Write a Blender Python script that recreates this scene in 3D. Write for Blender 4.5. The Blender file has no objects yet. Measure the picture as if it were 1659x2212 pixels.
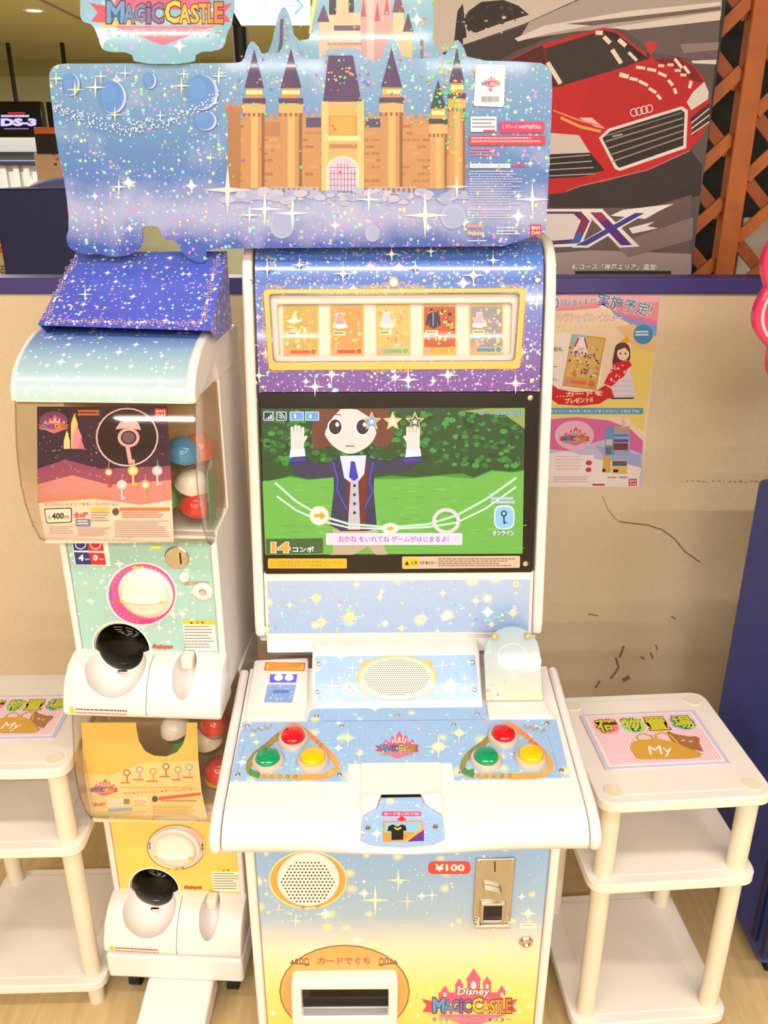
import bpy, bmesh, math, random
from mathutils import Vector, Matrix
random.seed(7)
SC = bpy.context.scene
COL = SC.collection

# ------------------------------------------------------------------ camera
IW, IH, FPX = 1659, 2212, 1830.0
CAM_H, PITCH = 1.78, math.radians(22.2)
cam_d = bpy.data.cameras.new('camera')
cam_d.sensor_fit = 'VERTICAL'; cam_d.sensor_height = 36.0
cam_d.lens = FPX / IH * 36.0
cam_d.clip_start = 0.05; cam_d.clip_end = 60
cam = bpy.data.objects.new('camera', cam_d); COL.objects.link(cam)
cam.location = (0, 0, CAM_H); cam.rotation_euler = (math.radians(90) - PITCH, 0, 0)
SC.camera = cam

# ------------------------------------------------------------------ world and exposure
w = bpy.data.worlds.new('world'); SC.world = w; w.use_nodes = True
w.node_tree.nodes['Background'].inputs[0].default_value = (1.0, 0.93, 0.82, 1)
w.node_tree.nodes['Background'].inputs[1].default_value = 0.12
SC.view_settings.view_transform = 'Standard'; SC.view_settings.look = 'None'
SC.view_settings.gamma = 1.0; SC.view_settings.use_curve_mapping = False
SC.view_settings.exposure = 0.58
cy = SC.cycles
cy.use_adaptive_sampling = True; cy.adaptive_threshold = 0.04; cy.adaptive_min_samples = 12
cy.max_bounces = 6; cy.diffuse_bounces = 3; cy.glossy_bounces = 3; cy.transmission_bounces = 2; cy.transparent_max_bounces = 14
cy.caustics_reflective = False; cy.caustics_refractive = False

# ------------------------------------------------------------------ ceiling lights (x, y, power)
LIGHT_COL = (1.0, 0.945, 0.895)
CEIL_Z = 2.95
FIXTURES = [(-1.55, 0.35, 9), (0.05, 0.35, 9), (1.65, 0.35, 12),
            (-1.9, -1.3, 22), (0.05, -1.3, 22), (2.0, -1.3, 22),
            (-1.9, -3.2, 34), (0.05, -3.2, 34), (2.0, -3.2, 34),
            (-1.9, -5.4, 46), (0.05, -5.4, 46), (2.0, -5.4, 46),
            (-1.0, -8.0, 60), (1.4, -8.0, 60),
            (-3.2, 5.6, 90), (-1.2, 8.0, 90), (1.6, 5.0, 66)]

# ================================================================== helpers
CF = Vector((0, math.cos(PITCH), -math.sin(PITCH)))
CU = Vector((0, math.sin(PITCH), math.cos(PITCH)))
CR = Vector((1, 0, 0)); CO = Vector((0, 0, CAM_H))
def ray(u, v): return CF + CR * ((u - IW / 2) / FPX) + CU * ((IH / 2 - v) / FPX)
def atz(u, v, z): d = ray(u, v); return CO + d * ((z - CAM_H) / d.z)
def aty(u, v, y): d = ray(u, v); return CO + d * (y / d.y)

class Frame:                                    # upright frame turned by yaw about (ox, oy)
    def __init__(s, ox, oy, yaw): s.o = Vector((ox, oy, 0)); s.c = math.cos(yaw); s.s = math.sin(yaw); s.yaw = yaw; s.oy = oy
    def p(s, x, y, z):
        y -= s.oy
        return Vector((s.o.x + x * s.c - y * s.s, s.o.y + x * s.s + y * s.c, z))
    def ex(s): return Vector((s.c, s.s, 0))
    def ey(s): return Vector((-s.s, s.c, 0))
W0 = Frame(0, 0, 0)

class Pl:                                       # a flat surface in the place
    def __init__(s, o, ex, ey): s.o = Vector(o); s.ex = Vector(ex).normalized(); s.ey = Vector(ey).normalized(); s.n = s.ex.cross(s.ey)
    def loc(s, u, v):
        d = ray(u, v); t = (s.o - CO).dot(s.n) / d.dot(s.n); p = CO + d * t - s.o
        return (p.dot(s.ex), p.dot(s.ey))
    def pt(s, a, b, off=0.0): return s.o + s.ex * a + s.ey * b + s.n * off
    def px(s, u, v, off=0.0): return s.pt(*s.loc(u, v), off)
def prof_plane(F, p0, p1):
    d = F.ey() * (p1[0] - p0[0]) + Vector((0, 0, p1[1] - p0[1]))
    return Pl(F.p(0, *p0), F.ex(), d)

WP = {}                                         # world base point of every object
def lin(c): return tuple(((x / 255) / 12.92 if x / 255 <= 0.04045 else ((x / 255 + 0.055) / 1.055) ** 2.4) for x in c)

def thing(name, label, cat, loc, group=None):
    o = bpy.data.objects.new(name, None); COL.objects.link(o)
    o.empty_display_size = 0.05; o.location = loc; WP[o] = Vector(loc)
    o['label'] = label; o['category'] = cat
    if group: o['group'] = group
    return o
def tag(o, label, cat, group=None):
    o['label'] = label; o['category'] = cat
    if group: o['group'] = group
    return o
def struct(o): o['kind'] = 'structure'; return o

def mk(name, geo, mat, parent=None, bevel=None, smooth=35, uv=None, seg=2, recalc=True, label=None):
    verts, faces = geo[0], geo[1]
    verts = [Vector(v) for v in verts]
    if parent is None:
        mn = [min(v[i] for v in verts) for i in range(3)]; mx = [max(v[i] for v in verts) for i in range(3)]
        base = Vector(((mn[0] + mx[0]) / 2, (mn[1] + mx[1]) / 2, mn[2]))
    else: base = WP[parent]
    me = bpy.data.meshes.new(name)
    me.from_pydata([tuple(v - base) for v in verts], [], faces)
    if uv is None and len(geo) > 2: uv = geo[2]
    if uv:
        lay = me.uv_layers.new(name='UVMap')
        for lp in me.loops: lay.data[lp.index].uv = uv[lp.vertex_index]
    if recalc:
        bm = bmesh.new(); bm.from_mesh(me); bmesh.ops.recalc_face_normals(bm, faces=bm.faces); bm.to_mesh(me); bm.free()
    if smooth:
        for p in me.polygons: p.use_smooth = True
        me.set_sharp_from_angle(angle=math.radians(smooth))
    me.materials.append(mat)
    o = bpy.data.objects.new(name, me); COL.objects.link(o)
    if parent is None: o.location = base
    else: o.parent = parent
    WP[o] = base
    if bevel:
        m = o.modifiers.new('bevel', 'BEVEL'); m.width = bevel; m.segments = seg; m.limit_method = 'ANGLE'; m.angle_limit = math.radians(40)
    if label: o['label'] = label
    return o

def join(*gs):
    V, Fc, U = [], [], []
    for g in gs:
        n = len(V); V += list(g[0]); Fc += [tuple(i + n for i in f) for f in g[1]]
        U += list(g[2]) if len(g) > 2 else [(0, 0)] * len(g[0])
    return V, Fc, U
def box(F, x0, x1, y0, y1, z0, z1):
    V = [F.p(x, y, z) for z in (z0, z1) for y in (y0, y1) for x in (x0, x1)]
    return V, [(0, 2, 3, 1), (4, 5, 7, 6), (0, 1, 5, 4), (2, 6, 7, 3), (0, 4, 6, 2), (1, 3, 7, 5)]
def prism(F, prof, x0, x1):                     # side profile (y, z) run along x
    n = len(prof); V = [F.p(x, y, z) for x in (x0, x1) for y, z in prof]
    Fc = [(i, (i + 1) % n, n + (i + 1) % n, n + i) for i in range(n)] + [tuple(range(n - 1, -1, -1)), tuple(range(n, 2 * n))]
    L = [0]
    for i in range(1, n): L.append(L[-1] + math.dist(prof[i], prof[i - 1]))
    U = [(x, l) for x in (x0, x1) for l in L]
    return V, Fc, U
def strip(F, prof, x0, x1, th):                 # a bent sheet with thickness; uv = x, arc length
    n = len(prof); out = []
    for i in range(n):
        a = prof[max(i - 1, 0)]; b = prof[min(i + 1, n - 1)]
        dy, dz = b[0] - a[0], b[1] - a[1]; l = math.hypot(dy, dz) or 1
        out.append((prof[i][0] + dz / l * th, prof[i][1] - dy / l * th))
    g = prism(F, list(prof) + out[::-1], x0, x1)
    L = [0]
    for i in range(1, n): L.append(L[-1] + math.dist(prof[i], prof[i - 1]))
    LL = L + L[::-1]
    return g[0], g[1], [(x, l) for x in (x0, x1) for l in LL]
def tube(p0, p1, r0, r1=None, n=16):
    r1 = r0 if r1 is None else r1
    p0, p1 = Vector(p0), Vector(p1); d = (p1 - p0).normalized()
    return lathe(p0, d, [(0, 0), (r0, 0), (r1, (p1 - p0).length), (0, (p1 - p0).length)], n)
def lathe(c, axis, prof, n=24):                 # profile (radius, height) spun about axis
    c = Vector(c); ax = Vector(axis).normalized(); a = ax.orthogonal().normalized(); b = ax.cross(a)
    V, Fc, rings = [], [], []
    for r, h in prof:
        if r < 1e-7: rings.append([len(V)]); V.append(c + ax * h)
        else:
            rings.append(list(range(len(V), len(V) + n)))
            for k in range(n): t = 2 * math.pi * k / n; V.append(c + ax * h + (a * math.cos(t) + b * math.sin(t)) * r)
    for A, B in zip(rings, rings[1:]):
        for k in range(n):
            k2 = (k + 1) % n
            if len(A) == 1 and len(B) == 1: continue
            if len(A) == 1: Fc.append((A[0], B[k], B[k2]))
            elif len(B) == 1: Fc.append((A[k], A[k2], B[0]))
            else: Fc.append((A[k], A[k2], B[k2], B[k]))
    return V, Fc
def ball(c, r, n=16, m=10, sx=1, sy=1, sz=1):
    V, Fc = lathe((0, 0, 0), (0, 0, 1), [(r * math.sin(math.pi * i / m), -r * math.cos(math.pi * i / m)) for i in range(m + 1)], n)
    return [Vector(c) + Vector((v.x * sx, v.y * sy, v.z * sz)) for v in V], Fc
def slab(P, pts, th, off=0.0):                  # polygon in plane coordinates, front at off, back at off - th
    n = len(pts)
    V = [P.pt(a, b, off) for a, b in pts] + [P.pt(a, b, off - th) for a, b in pts]
    Fc = [tuple(range(n)), tuple(range(2 * n - 1, n - 1, -1))] + [(i, n + i, n + (i + 1) % n, (i + 1) % n) for i in range(n)]
    return V, Fc, list(pts) * 2
def ringslab(P, outer, inner, th, off=0.0):
    n = len(outer); V = []
    for o in (off, off - th):
        V += [P.pt(a, b, o) for a, b in outer]; V += [P.pt(a, b, o) for a, b in inner]
    Fc = []
    for i in range(n):
        j = (i + 1) % n
        Fc += [(i, j, n + j, n + i), (2 * n + i, 3 * n + i, 3 * n + j, 2 * n + j), (i, 2 * n + i, 2 * n + j, j), (n + i, n + j, 3 * n + j, 3 * n + i)]
    return V, Fc, (list(outer) + list(inner)) * 2
def rpoly(pts, r, n=4):                         # polygon with rounded corners
    out = []; m = len(pts)
    for i in range(m):
        p = Vector(pts[i]).to_2d(); a = Vector(pts[i - 1]).to_2d() - p; b = Vector(pts[(i + 1) % m]).to_2d() - p
        rr = min(r, a.length * .45, b.length * .45); A = p + a.normalized() * rr; B = p + b.normalized() * rr
        for k in range(n + 1):
            t = k / n; q = A * (1 - t) ** 2 + p * 2 * t * (1 - t) + B * t * t; out.append((q.x, q.y))
    return out
def locs(P, pts): return [P.loc(u, v) for u, v in pts]
def ellp(P, cu, cv, ru, rv, n=32): return [P.loc(cu + ru * math.cos(2 * math.pi * k / n), cv - rv * math.sin(2 * math.pi * k / n)) for k in range(n)]
def smoothpoly(pts, it=2):
    for _ in range(it):
        o = []
        for i in range(len(pts)):
            a, b = pts[i], pts[(i + 1) % len(pts)]
            o += [(a[0] * .75 + b[0] * .25, a[1] * .75 + b[1] * .25), (a[0] * .25 + b[0] * .75, a[1] * .25 + b[1] * .75)]
        pts = o
    return pts
def cut(o, geo):                                # carve a closed shape out of a mesh
    c = mk('cutter', geo, M['white'])
    m = o.modifiers.new('cut', 'BOOLEAN'); m.operation = 'DIFFERENCE'; m.object = c; m.solver = 'EXACT'
    bpy.context.view_layer.update()
    me = bpy.data.meshes.new_from_object(o.evaluated_get(bpy.context.evaluated_depsgraph_get()))
    o.modifiers.remove(m)
    for k in list(o.modifiers):
        o.modifiers.remove(k)
    o.data = me
    for p in me.polygons: p.use_smooth = True
    me.set_sharp_from_angle(angle=math.radians(32))
    bpy.data.objects.remove(c)

# ------------------------------------------------------------------ materials
M = {}
def mat(name, col, rough=.4, metal=0., spec=.5, coat=0., emit=0., noise=0., nscale=30, alpha=None, bump=0.):
    m = bpy.data.materials.new(name); m.use_nodes = True; nt = m.node_tree; b = nt.nodes['Principled BSDF']
    c = lin(col) + (1,)
    b.inputs['Base Color'].default_value = c; b.inputs['Roughness'].default_value = rough
    b.inputs['Metallic'].default_value = metal; b.inputs['Specular IOR Level'].default_value = spec
    b.inputs['Coat Weight'].default_value = coat; b.inputs['Coat Roughness'].default_value = .08
    if emit: b.inputs['Emission Color'].default_value = c; b.inputs['Emission Strength'].default_value = emit
    if noise or bump:
        tc = nt.nodes.new('ShaderNodeTexCoord'); n = nt.nodes.new('ShaderNodeTexNoise'); n.inputs['Scale'].default_value = nscale; n.inputs['Detail'].default_value = 5
        nt.links.new(tc.outputs['Object'], n.inputs['Vector'])
        if noise:
            r = nt.nodes.new('ShaderNodeMapRange'); r.inputs[1].default_value = .3; r.inputs[2].default_value = .7
            r.inputs[3].default_value = 1 - noise; r.inputs[4].default_value = 1 + noise * .6
            x = nt.nodes.new('ShaderNodeMix'); x.data_type = 'RGBA'; x.blend_type = 'MULTIPLY'; x.inputs[0].default_value = 1; x.inputs[6].default_value = c
            nt.links.new(n.outputs[0], r.inputs[0]); nt.links.new(r.outputs[0], x.inputs[7]); nt.links.new(x.outputs[2], b.inputs['Base Color'])
        if bump:
            bp = nt.nodes.new('ShaderNodeBump'); bp.inputs['Strength'].default_value = bump; bp.inputs['Distance'].default_value = .002
            nt.links.new(n.outputs[0], bp.inputs['Height']); nt.links.new(bp.outputs[0], b.inputs['Normal'])
    M[name] = m; m.cycles.emission_sampling = 'NONE'; return m
mat('white', (240, 232, 226), .28, noise=.015, nscale=6)
mat('white_warm', (240, 230, 214), .4, noise=.02, nscale=5)
mat('rack', (238, 228, 216), .38, noise=.02, nscale=8)
mat('rack_post', (232, 220, 196), .42, noise=.02, nscale=8)
mat('black', (20, 18, 18), .18); mat('dark', (22, 20, 20), .5, noise=.1); mat('rubber', (20, 20, 22), .7, noise=.1)
mat('chrome', (225, 215, 200), .18, metal=1); mat('steel', (205, 198, 184), .3, metal=1, noise=.08, nscale=60)
mat('gold', (226, 170, 90), .35, metal=.35); mat('goldink', (222, 168, 92), .45)
mat('red_btn', (214, 12, 30), .08, coat=.6); mat('green_btn', (0, 150, 95), .08, coat=.6); mat('yellow_btn', (246, 196, 0), .08, coat=.6)
mat('btn_rim', (205, 190, 172), .2, noise=.02)
mat('grille', (226, 218, 208), .4, noise=.03, nscale=100)
mat('led', (235, 235, 255), .3, emit=9)
mat('violet_led', (70, 60, 170), .2, emit=.6)
mat('blue_rail', (72, 66, 140), .4, noise=.03, nscale=12); mat('blue_rail_top', (110, 108, 165), .5, noise=.03)
mat('blue_mach', (54, 70, 156), .45, noise=.06, nscale=20); mat('navy', (30, 36, 84), .55, noise=.12, nscale=40)
mat('pink_sign', (235, 60, 110), .15, noise=.02); mat('pale_pink', (250, 190, 190), .2, noise=.02)
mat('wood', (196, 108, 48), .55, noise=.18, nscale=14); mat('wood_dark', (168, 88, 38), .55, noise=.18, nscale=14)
mat('ceiling', (170, 170, 128), .8, noise=.03, nscale=3); mat('far_wall', (196, 200, 168), .8, noise=.03, nscale=2)
mat('room_wall', (225, 215, 196), .8, noise=.03, nscale=2)
mat('orange', (230, 110, 40), .5, noise=.03); mat('cream', (222, 190, 160), .6, noise=.05); mat('purple_pad', (112, 112, 182), .6, noise=.05)
mat('cap_blue', (80, 150, 200), .15, coat=.4); mat('cap_orange', (240, 110, 40), .15, coat=.4); mat('cap_red', (214, 40, 40), .15, coat=.4)
mat('cap_green', (110, 200, 110), .2); mat('cap_white', (240, 235, 225), .2); mat('cap_yellow', (246, 200, 60), .15, coat=.4)
mat('paper_back', (200, 170, 130), .7, noise=.05); mat('lamp_house', (225, 225, 220), .5, noise=.02)
mat('tube_glow', (255, 246, 230), .4, emit=6); mat('exit_glow', (250, 255, 255), .4, emit=1.6); mat('cyan_ink', (60, 190, 220), .4, emit=.5)
mat('card_board', (150, 170, 205), .6, noise=.05)
mat('seam', (150, 135, 130), .6, noise=.05)

def clearmat(name, col, base, fac):             # thin clear plastic: lets light through, mirrors at grazing angles
    m = bpy.data.materials.new(name); m.use_nodes = True; nt = m.node_tree; nt.nodes.clear()
    o = nt.nodes.new('ShaderNodeOutputMaterial'); t = nt.nodes.new('ShaderNodeBsdfTransparent'); g = nt.nodes.new('ShaderNodeBsdfGlossy')
    x = nt.nodes.new('ShaderNodeMixShader'); f0 = nt.nodes.new('ShaderNodeLayerWeight'); f0.inputs[0].default_value = .5; f = nt.nodes.new('ShaderNodeMath'); f.operation = 'POWER'; f.inputs[1].default_value = 4.0; nt.links.new(f0.outputs['Facing'], f.inputs[0])
    a = nt.nodes.new('ShaderNodeMath'); a.operation = 'MULTIPLY_ADD'; a.inputs[1].default_value = fac; a.inputs[2].default_value = base; a.use_clamp = True
    t.inputs[0].default_value = lin(col) + (1,); g.inputs['Roughness'].default_value = .03
    nt.links.new(f.outputs[0], a.inputs[0]); nt.links.new(a.outputs[0], x.inputs[0]); nt.links.new(t.outputs[0], x.inputs[1]); nt.links.new(g.outputs[0], x.inputs[2]); nt.links.new(x.outputs[0], o.inputs[0])
    M[name] = m
clearmat('clear', (253, 251, 248), .028, .7); clearmat('clear_rim', (232, 226, 222), .05, .8); clearmat('smoke', (72, 64, 60), .03, 1.)
clearmat('acrylic', (205, 225, 235), .05, .8); clearmat('glass_front', (252, 250, 248), .0, .55)

def N(nt, t, **k):
    n = nt.nodes.new(t)
    for a, b in k.items(): setattr(n, a, b)
    return n
def mth(nt, op, a, b=None, c=None, clamp=False):
    n = N(nt, 'ShaderNodeMath', operation=op); n.use_clamp = clamp
    for i, x in enumerate((a, b, c)):
        if x is None: continue
        if isinstance(x, (int, float)): n.inputs[i].default_value = x
        else: nt.links.new(x, n.inputs[i])
    return n.outputs[0]
def mixc(nt, fac, a, b):
    n = N(nt, 'ShaderNodeMix', data_type='RGBA')
    for i, x in ((0, fac), (6, a), (7, b)):
        if isinstance(x, (int, float)): n.inputs[i].default_value = x
        elif isinstance(x, tuple): n.inputs[i].default_value = lin(x) + (1,)
        else: nt.links.new(x, n.inputs[i])
    return n.outputs[2]
def sparkle(name, grad, b0, b1, stars=((22, .35, .75), (60, .3, .6)), glit=.0, cloud=None, rough=.25, starcol=(255, 250, 240), glows=0, coat=.5, band=None):
    """printed foil: colour ramp along uv.y, four-pointed stars, dots, holographic flakes"""
    m = bpy.data.materials.new(name); m.use_nodes = True; nt = m.node_tree; b = nt.nodes['Principled BSDF']
    uvn = N(nt, 'ShaderNodeUVMap'); uv = uvn.outputs[0]
    sep = N(nt, 'ShaderNodeSeparateXYZ'); nt.links.new(uv, sep.inputs[0])
    mr = N(nt, 'ShaderNodeMapRange'); mr.inputs[1].default_value = b0; mr.inputs[2].default_value = b1
    nt.links.new(sep.outputs[1], mr.inputs[0])
    cr = N(nt, 'ShaderNodeValToRGB'); nt.links.new(mr.outputs[0], cr.inputs[0])
    el = cr.color_ramp.elements
    for i, (p, c) in enumerate(grad):
        e = el[i] if i < 2 else el.new(p)
        e.position = p; e.color = lin(c) + (1,)
    col = cr.outputs[0]
    if cloud:
        n = N(nt, 'ShaderNodeTexNoise'); n.inputs['Scale'].default_value = cloud[0]; n.inputs['Detail'].default_value = 6; nt.links.new(uv, n.inputs['Vector'])
        r = N(nt, 'ShaderNodeMapRange'); r.inputs[1].default_value = cloud[1]; r.inputs[2].default_value = cloud[1] + .25; r.inputs[4].default_value = cloud[3]; nt.links.new(n.outputs[0], r.inputs[0])
        col = mixc(nt, r.outputs[0], col, cloud[2])
    if band:
        n = N(nt, 'ShaderNodeTexNoise'); n.inputs['Scale'].default_value = band[2]; n.inputs['Detail'].default_value = 7; nt.links.new(uv, n.inputs['Vector'])
        d = mth(nt, 'DIVIDE', mth(nt, 'ABSOLUTE', mth(nt, 'SUBTRACT', sep.outputs[1], band[0])), band[1])
        f = mth(nt, 'MULTIPLY', mth(nt, 'SUBTRACT', mth(nt, 'ADD', mth(nt, 'MULTIPLY', n.outputs[0], 1.6), .3), d), 1.1, clamp=True)
        col = mixc(nt, mth(nt, 'MULTIPLY', f, .6), col, (196, 200, 230))
    if glows:
        v = N(nt, 'ShaderNodeTexVoronoi', voronoi_dimensions='2D'); v.inputs['Scale'].default_value = glows; nt.links.new(uv, v.inputs['Vector'])
        sc = N(nt, 'ShaderNodeSeparateColor'); nt.links.new(v.outputs['Color'], sc.inputs[0])
        rr = mth(nt, 'MULTIPLY', sc.outputs[0], .3)
        f = mth(nt, 'SUBTRACT', 1, mth(nt, 'DIVIDE', v.outputs['Distance'], mth(nt, 'ADD', rr, .05)), clamp=True)
        f = mth(nt, 'MULTIPLY', mth(nt, 'MULTIPLY', f, .8), mth(nt, 'GREATER_THAN', sc.outputs[1], .35))
        col = mixc(nt, f, col, (255, 246, 150))
    for sc_, thr, siz in stars:
        v = N(nt, 'ShaderNodeTexVoronoi', voronoi_dimensions='2D'); v.inputs['Scale'].default_value = sc_; nt.links.new(uv, v.inputs['Vector'])
        d = N(nt, 'ShaderNodeVectorMath', operation='SUBTRACT'); nt.links.new(uv, d.inputs[0]); nt.links.new(v.outputs['Position'], d.inputs[1])
        s2 = N(nt, 'ShaderNodeSeparateXYZ'); nt.links.new(d.outputs[0], s2.inputs[0])
        c2 = N(nt, 'ShaderNodeSeparateColor'); nt.links.new(v.outputs['Color'], c2.inputs[0])
        ax = mth(nt, 'SQRT', mth(nt, 'MULTIPLY', mth(nt, 'ABSOLUTE', s2.outputs[0]), sc_)); ay = mth(nt, 'SQRT', mth(nt, 'MULTIPLY', mth(nt, 'ABSOLUTE', s2.outputs[1]), sc_))
        rad = mth(nt, 'MULTIPLY', mth(nt, 'MULTIPLY_ADD', c2.outputs[1], .6, .4), siz)
        f = mth(nt, 'MULTIPLY', mth(nt, 'SUBTRACT', 1, mth(nt, 'DIVIDE', mth(nt, 'ADD', ax, ay), rad)), 3, clamp=True)
        f = mth(nt, 'MULTIPLY', f, mth(nt, 'GREATER_THAN', c2.outputs[0], thr))
        col = mixc(nt, f, col, starcol)
    if glit:
        v = N(nt, 'ShaderNodeTexVoronoi', voronoi_dimensions='2D', distance='CHEBYCHEV'); v.inputs['Scale'].default_value = 150; nt.links.new(uv, v.inputs['Vector'])
        hs = N(nt, 'ShaderNodeSeparateColor'); nt.links.new(v.outputs['Color'], hs.inputs[0])
        cl = N(nt, 'ShaderNodeTexNoise'); cl.inputs['Scale'].default_value = 9; nt.links.new(uv, cl.inputs['Vector'])
        hc = N(nt, 'ShaderNodeCombineColor', mode='HSV'); nt.links.new(hs.outputs[1], hc.inputs[0]); hc.inputs[1].default_value = .75; hc.inputs[2].default_value = 1
        f = mth(nt, 'MULTIPLY', mth(nt, 'GREATER_THAN', mth(nt, 'ADD', hs.outputs[0], mth(nt, 'MULTIPLY', mth(nt, 'SUBTRACT', cl.outputs[0], .5), .5)), 1 - glit), mth(nt, 'LESS_THAN', v.outputs['Distance'], .38))
        col = mixc(nt, mth(nt, 'MULTIPLY', f, .85), col, hc.outputs[0])
    nt.links.new(col, b.inputs['Base Color']); b.inputs['Roughness'].default_value = rough; b.inputs['Coat Weight'].default_value = coat; b.inputs['Coat Roughness'].default_value = .06
    M[name] = m; return m

def inkmat(name, rough, emit=0, coat=0):
    m = bpy.data.materials.new(name); m.use_nodes = True; nt = m.node_tree; b = nt.nodes['Principled BSDF']
    a = N(nt, 'ShaderNodeAttribute', attribute_name='ink'); b.inputs['Roughness'].default_value = rough; b.inputs['Coat Weight'].default_value = coat
    if emit:
        b.inputs['Base Color'].default_value = (.01, .01, .01, 1); nt.links.new(a.outputs['Color'], b.inputs['Emission Color']); b.inputs['Emission Strength'].default_value = emit
    else: nt.links.new(a.outputs['Color'], b.inputs['Base Color'])
    m.cycles.emission_sampling = 'NONE'
    M[name] = m
inkmat('ink', .35, coat=.3); inkmat('ink_paper', .6); inkmat('ink_screen', .3, emit=.78)

TXT = {}
def glyphs(s, bold, shear):
    k = (s, bold, shear)
    if k not in TXT:
        c = bpy.data.curves.new('t', 'FONT'); c.body = s; c.size = 1; c.resolution_u = 2; c.offset = bold; c.shear = shear
        o = bpy.data.objects.new('t', c); me = o.to_mesh()
        TXT[k] = ([(v.co.x, v.co.y) for v in me.vertices], [tuple(p.vertices) for p in me.polygons])
        o.to_mesh_clear(); bpy.data.objects.remove(o); bpy.data.curves.remove(c)
    return TXT[k]

class Print:
    """flat coloured print lying on a plane; coordinates are measured on the photograph's crop cs=(scale, ox, oy)"""
    def __init__(s, P, base=.0004, step=.00006): s.P = P; s.V = []; s.F = []; s.C = []; s.U = []; s.off = base; s.step = step; s.cs = (1, 0, 0)
    def c(s, q): return (q[0] / s.cs[0] + s.cs[1], q[1] / s.cs[0] + s.cs[2])
    def add(s, pts, faces, col):
        n = len(s.V)
        for q in pts:
            a, b = s.P.loc(*s.c(q)); s.V.append(s.P.pt(a, b, s.off)); s.U.append((a, b))
        for f in faces: s.F.append(tuple(i + n for i in f)); s.C.append(col)
    def up(s): s.off += s.step
    def poly(s, pts, col, sm=0):
        if sm: pts = smoothpoly(pts, sm)
        s.add(pts, [tuple(range(len(pts)))], col); s.up()
    def rect(s, x0, y0, x1, y1, col, r=0):
        p = [(x0, y0), (x1, y0), (x1, y1), (x0, y1)]
        s.poly(rpoly(p, r) if r else p, col)
    def quad(s, a, b, c, d, col, r=0): s.poly(rpoly([a, b, c, d], r) if r else [a, b, c, d], col)
    def ell(s, x, y, rx, ry, col, n=28): s.poly([(x + rx * math.cos(2 * math.pi * k / n), y + ry * math.sin(2 * math.pi * k / n)) for k in range(n)], col)
    def ring(s, x, y, rx, ry, wd, col, n=32, a0=0, a1=360):
        pts = []; full = a1 - a0 >= 360; m = n if full else n + 1
        for r in (1, 0):
            for k in range(m):
                t = math.radians(a0 + (a1 - a0) * k / n); pts.append((x + (rx - wd * (1 - r)) * math.cos(t), y + (ry - wd * (1 - r) * ry / rx) * math.sin(t)))
        s.add(pts, [(k, (k + 1) % m, m + (k + 1) % m, m + k) for k in range(n if full else n)], col); s.up()
    def line(s, pts, wd, col):
        L = []; R = []
        for i, p in enumerate(pts):
            a = pts[max(i - 1, 0)]; b = pts[min(i + 1, len(pts) - 1)]; dx, dy = b[0] - a[0], b[1] - a[1]; l = math.hypot(dx, dy) or 1
            L.append((p[0] - dy / l * wd / 2, p[1] + dx / l * wd / 2)); R.append((p[0] + dy / l * wd / 2, p[1] - dx / l * wd / 2))
        n = len(pts); s.add(L + R, [(i, i + 1, n + i + 1, n + i) for i in range(n - 1)], col); s.up()
    def star(s, x, y, R, col, n=5, inner=.45, rot=-90):
        s.poly([(x + (R if k % 2 == 0 else R * inner) * math.cos(math.radians(rot + 180 * k / n)), y + (R if k % 2 == 0 else R * inner) * math.sin(math.radians(rot + 180 * k / n))) for k in range(2 * n)], col)
    def spark(s, x, y, R, col): s.star(x, y, R, col, 4, .13)
    def text(s, t, q, col, bold=0., shear=0., outline=None, ow=.05):
        """q = (x0, y0, x1, y1) box or four corners TL TR BR BL"""
        V, Fc = glyphs(t, bold, shear)
        if not V: return
        x0 = min(v[0] for v in V); x1 = max(v[0] for v in V); y0 = min(v[1] for v in V); y1 = max(v[1] for v in V)
        if len(q) == 4 and not isinstance(q[0], tuple): q = ((q[0], q[1]), (q[2], q[1]), (q[2], q[3]), (q[0], q[3]))
        def mp(v):
            a = (v[0] - x0) / max(x1 - x0, 1e-6); b = (v[1] - y0) / max(y1 - y0, 1e-6)
            tx = q[0][0] * (1 - a) + q[1][0] * a, q[0][1] * (1 - a) + q[1][1] * a
            bx = q[3][0] * (1 - a) + q[2][0] * a, q[3][1] * (1 - a) + q[2][1] * a
            return (tx[0] * b + bx[0] * (1 - b), tx[1] * b + bx[1] * (1 - b))
        if outline:
            V2, F2 = glyphs(t, bold + ow, shear); s.add([mp(v) for v in V2], F2, outline); s.up()
        s.add([mp(v) for v in V], Fc, col); s.up()
    def rule(s, x0, y0, x1, y1, n, col, wd=.45):    # lines of print too small to read
        h = (y1 - y0) / n
        for i in range(n):
            x = x0; e = x1 - (random.random() * .25 * (x1 - x0))
            pts = []; fs = []
            while x < e:
                l = (x1 - x0) * random.uniform(.015, .05); a = len(pts); yy = y0 + i * h
                pts += [(x, yy), (min(x + l, e), yy), (min(x + l, e), yy + h * wd), (x, yy + h * wd)]; fs.append((a, a + 1, a + 2, a + 3)); x += l * 1.25
            if pts: s.add(pts, fs, col)
        s.up()
    def build(s, name, parent, m='ink'):
        me_o = mk(name, (s.V, s.F, s.U), M[m], parent, smooth=None, recalc=False)
        me = me_o.data; at = me.color_attributes.new('ink', 'FLOAT_COLOR', 'CORNER')
        i = 0
        for p, c in zip(me.polygons, s.C):
            cl = lin(c) + (1,)
            for li in p.loop_indices: at.data[li].color = cl
        return me_o

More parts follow.
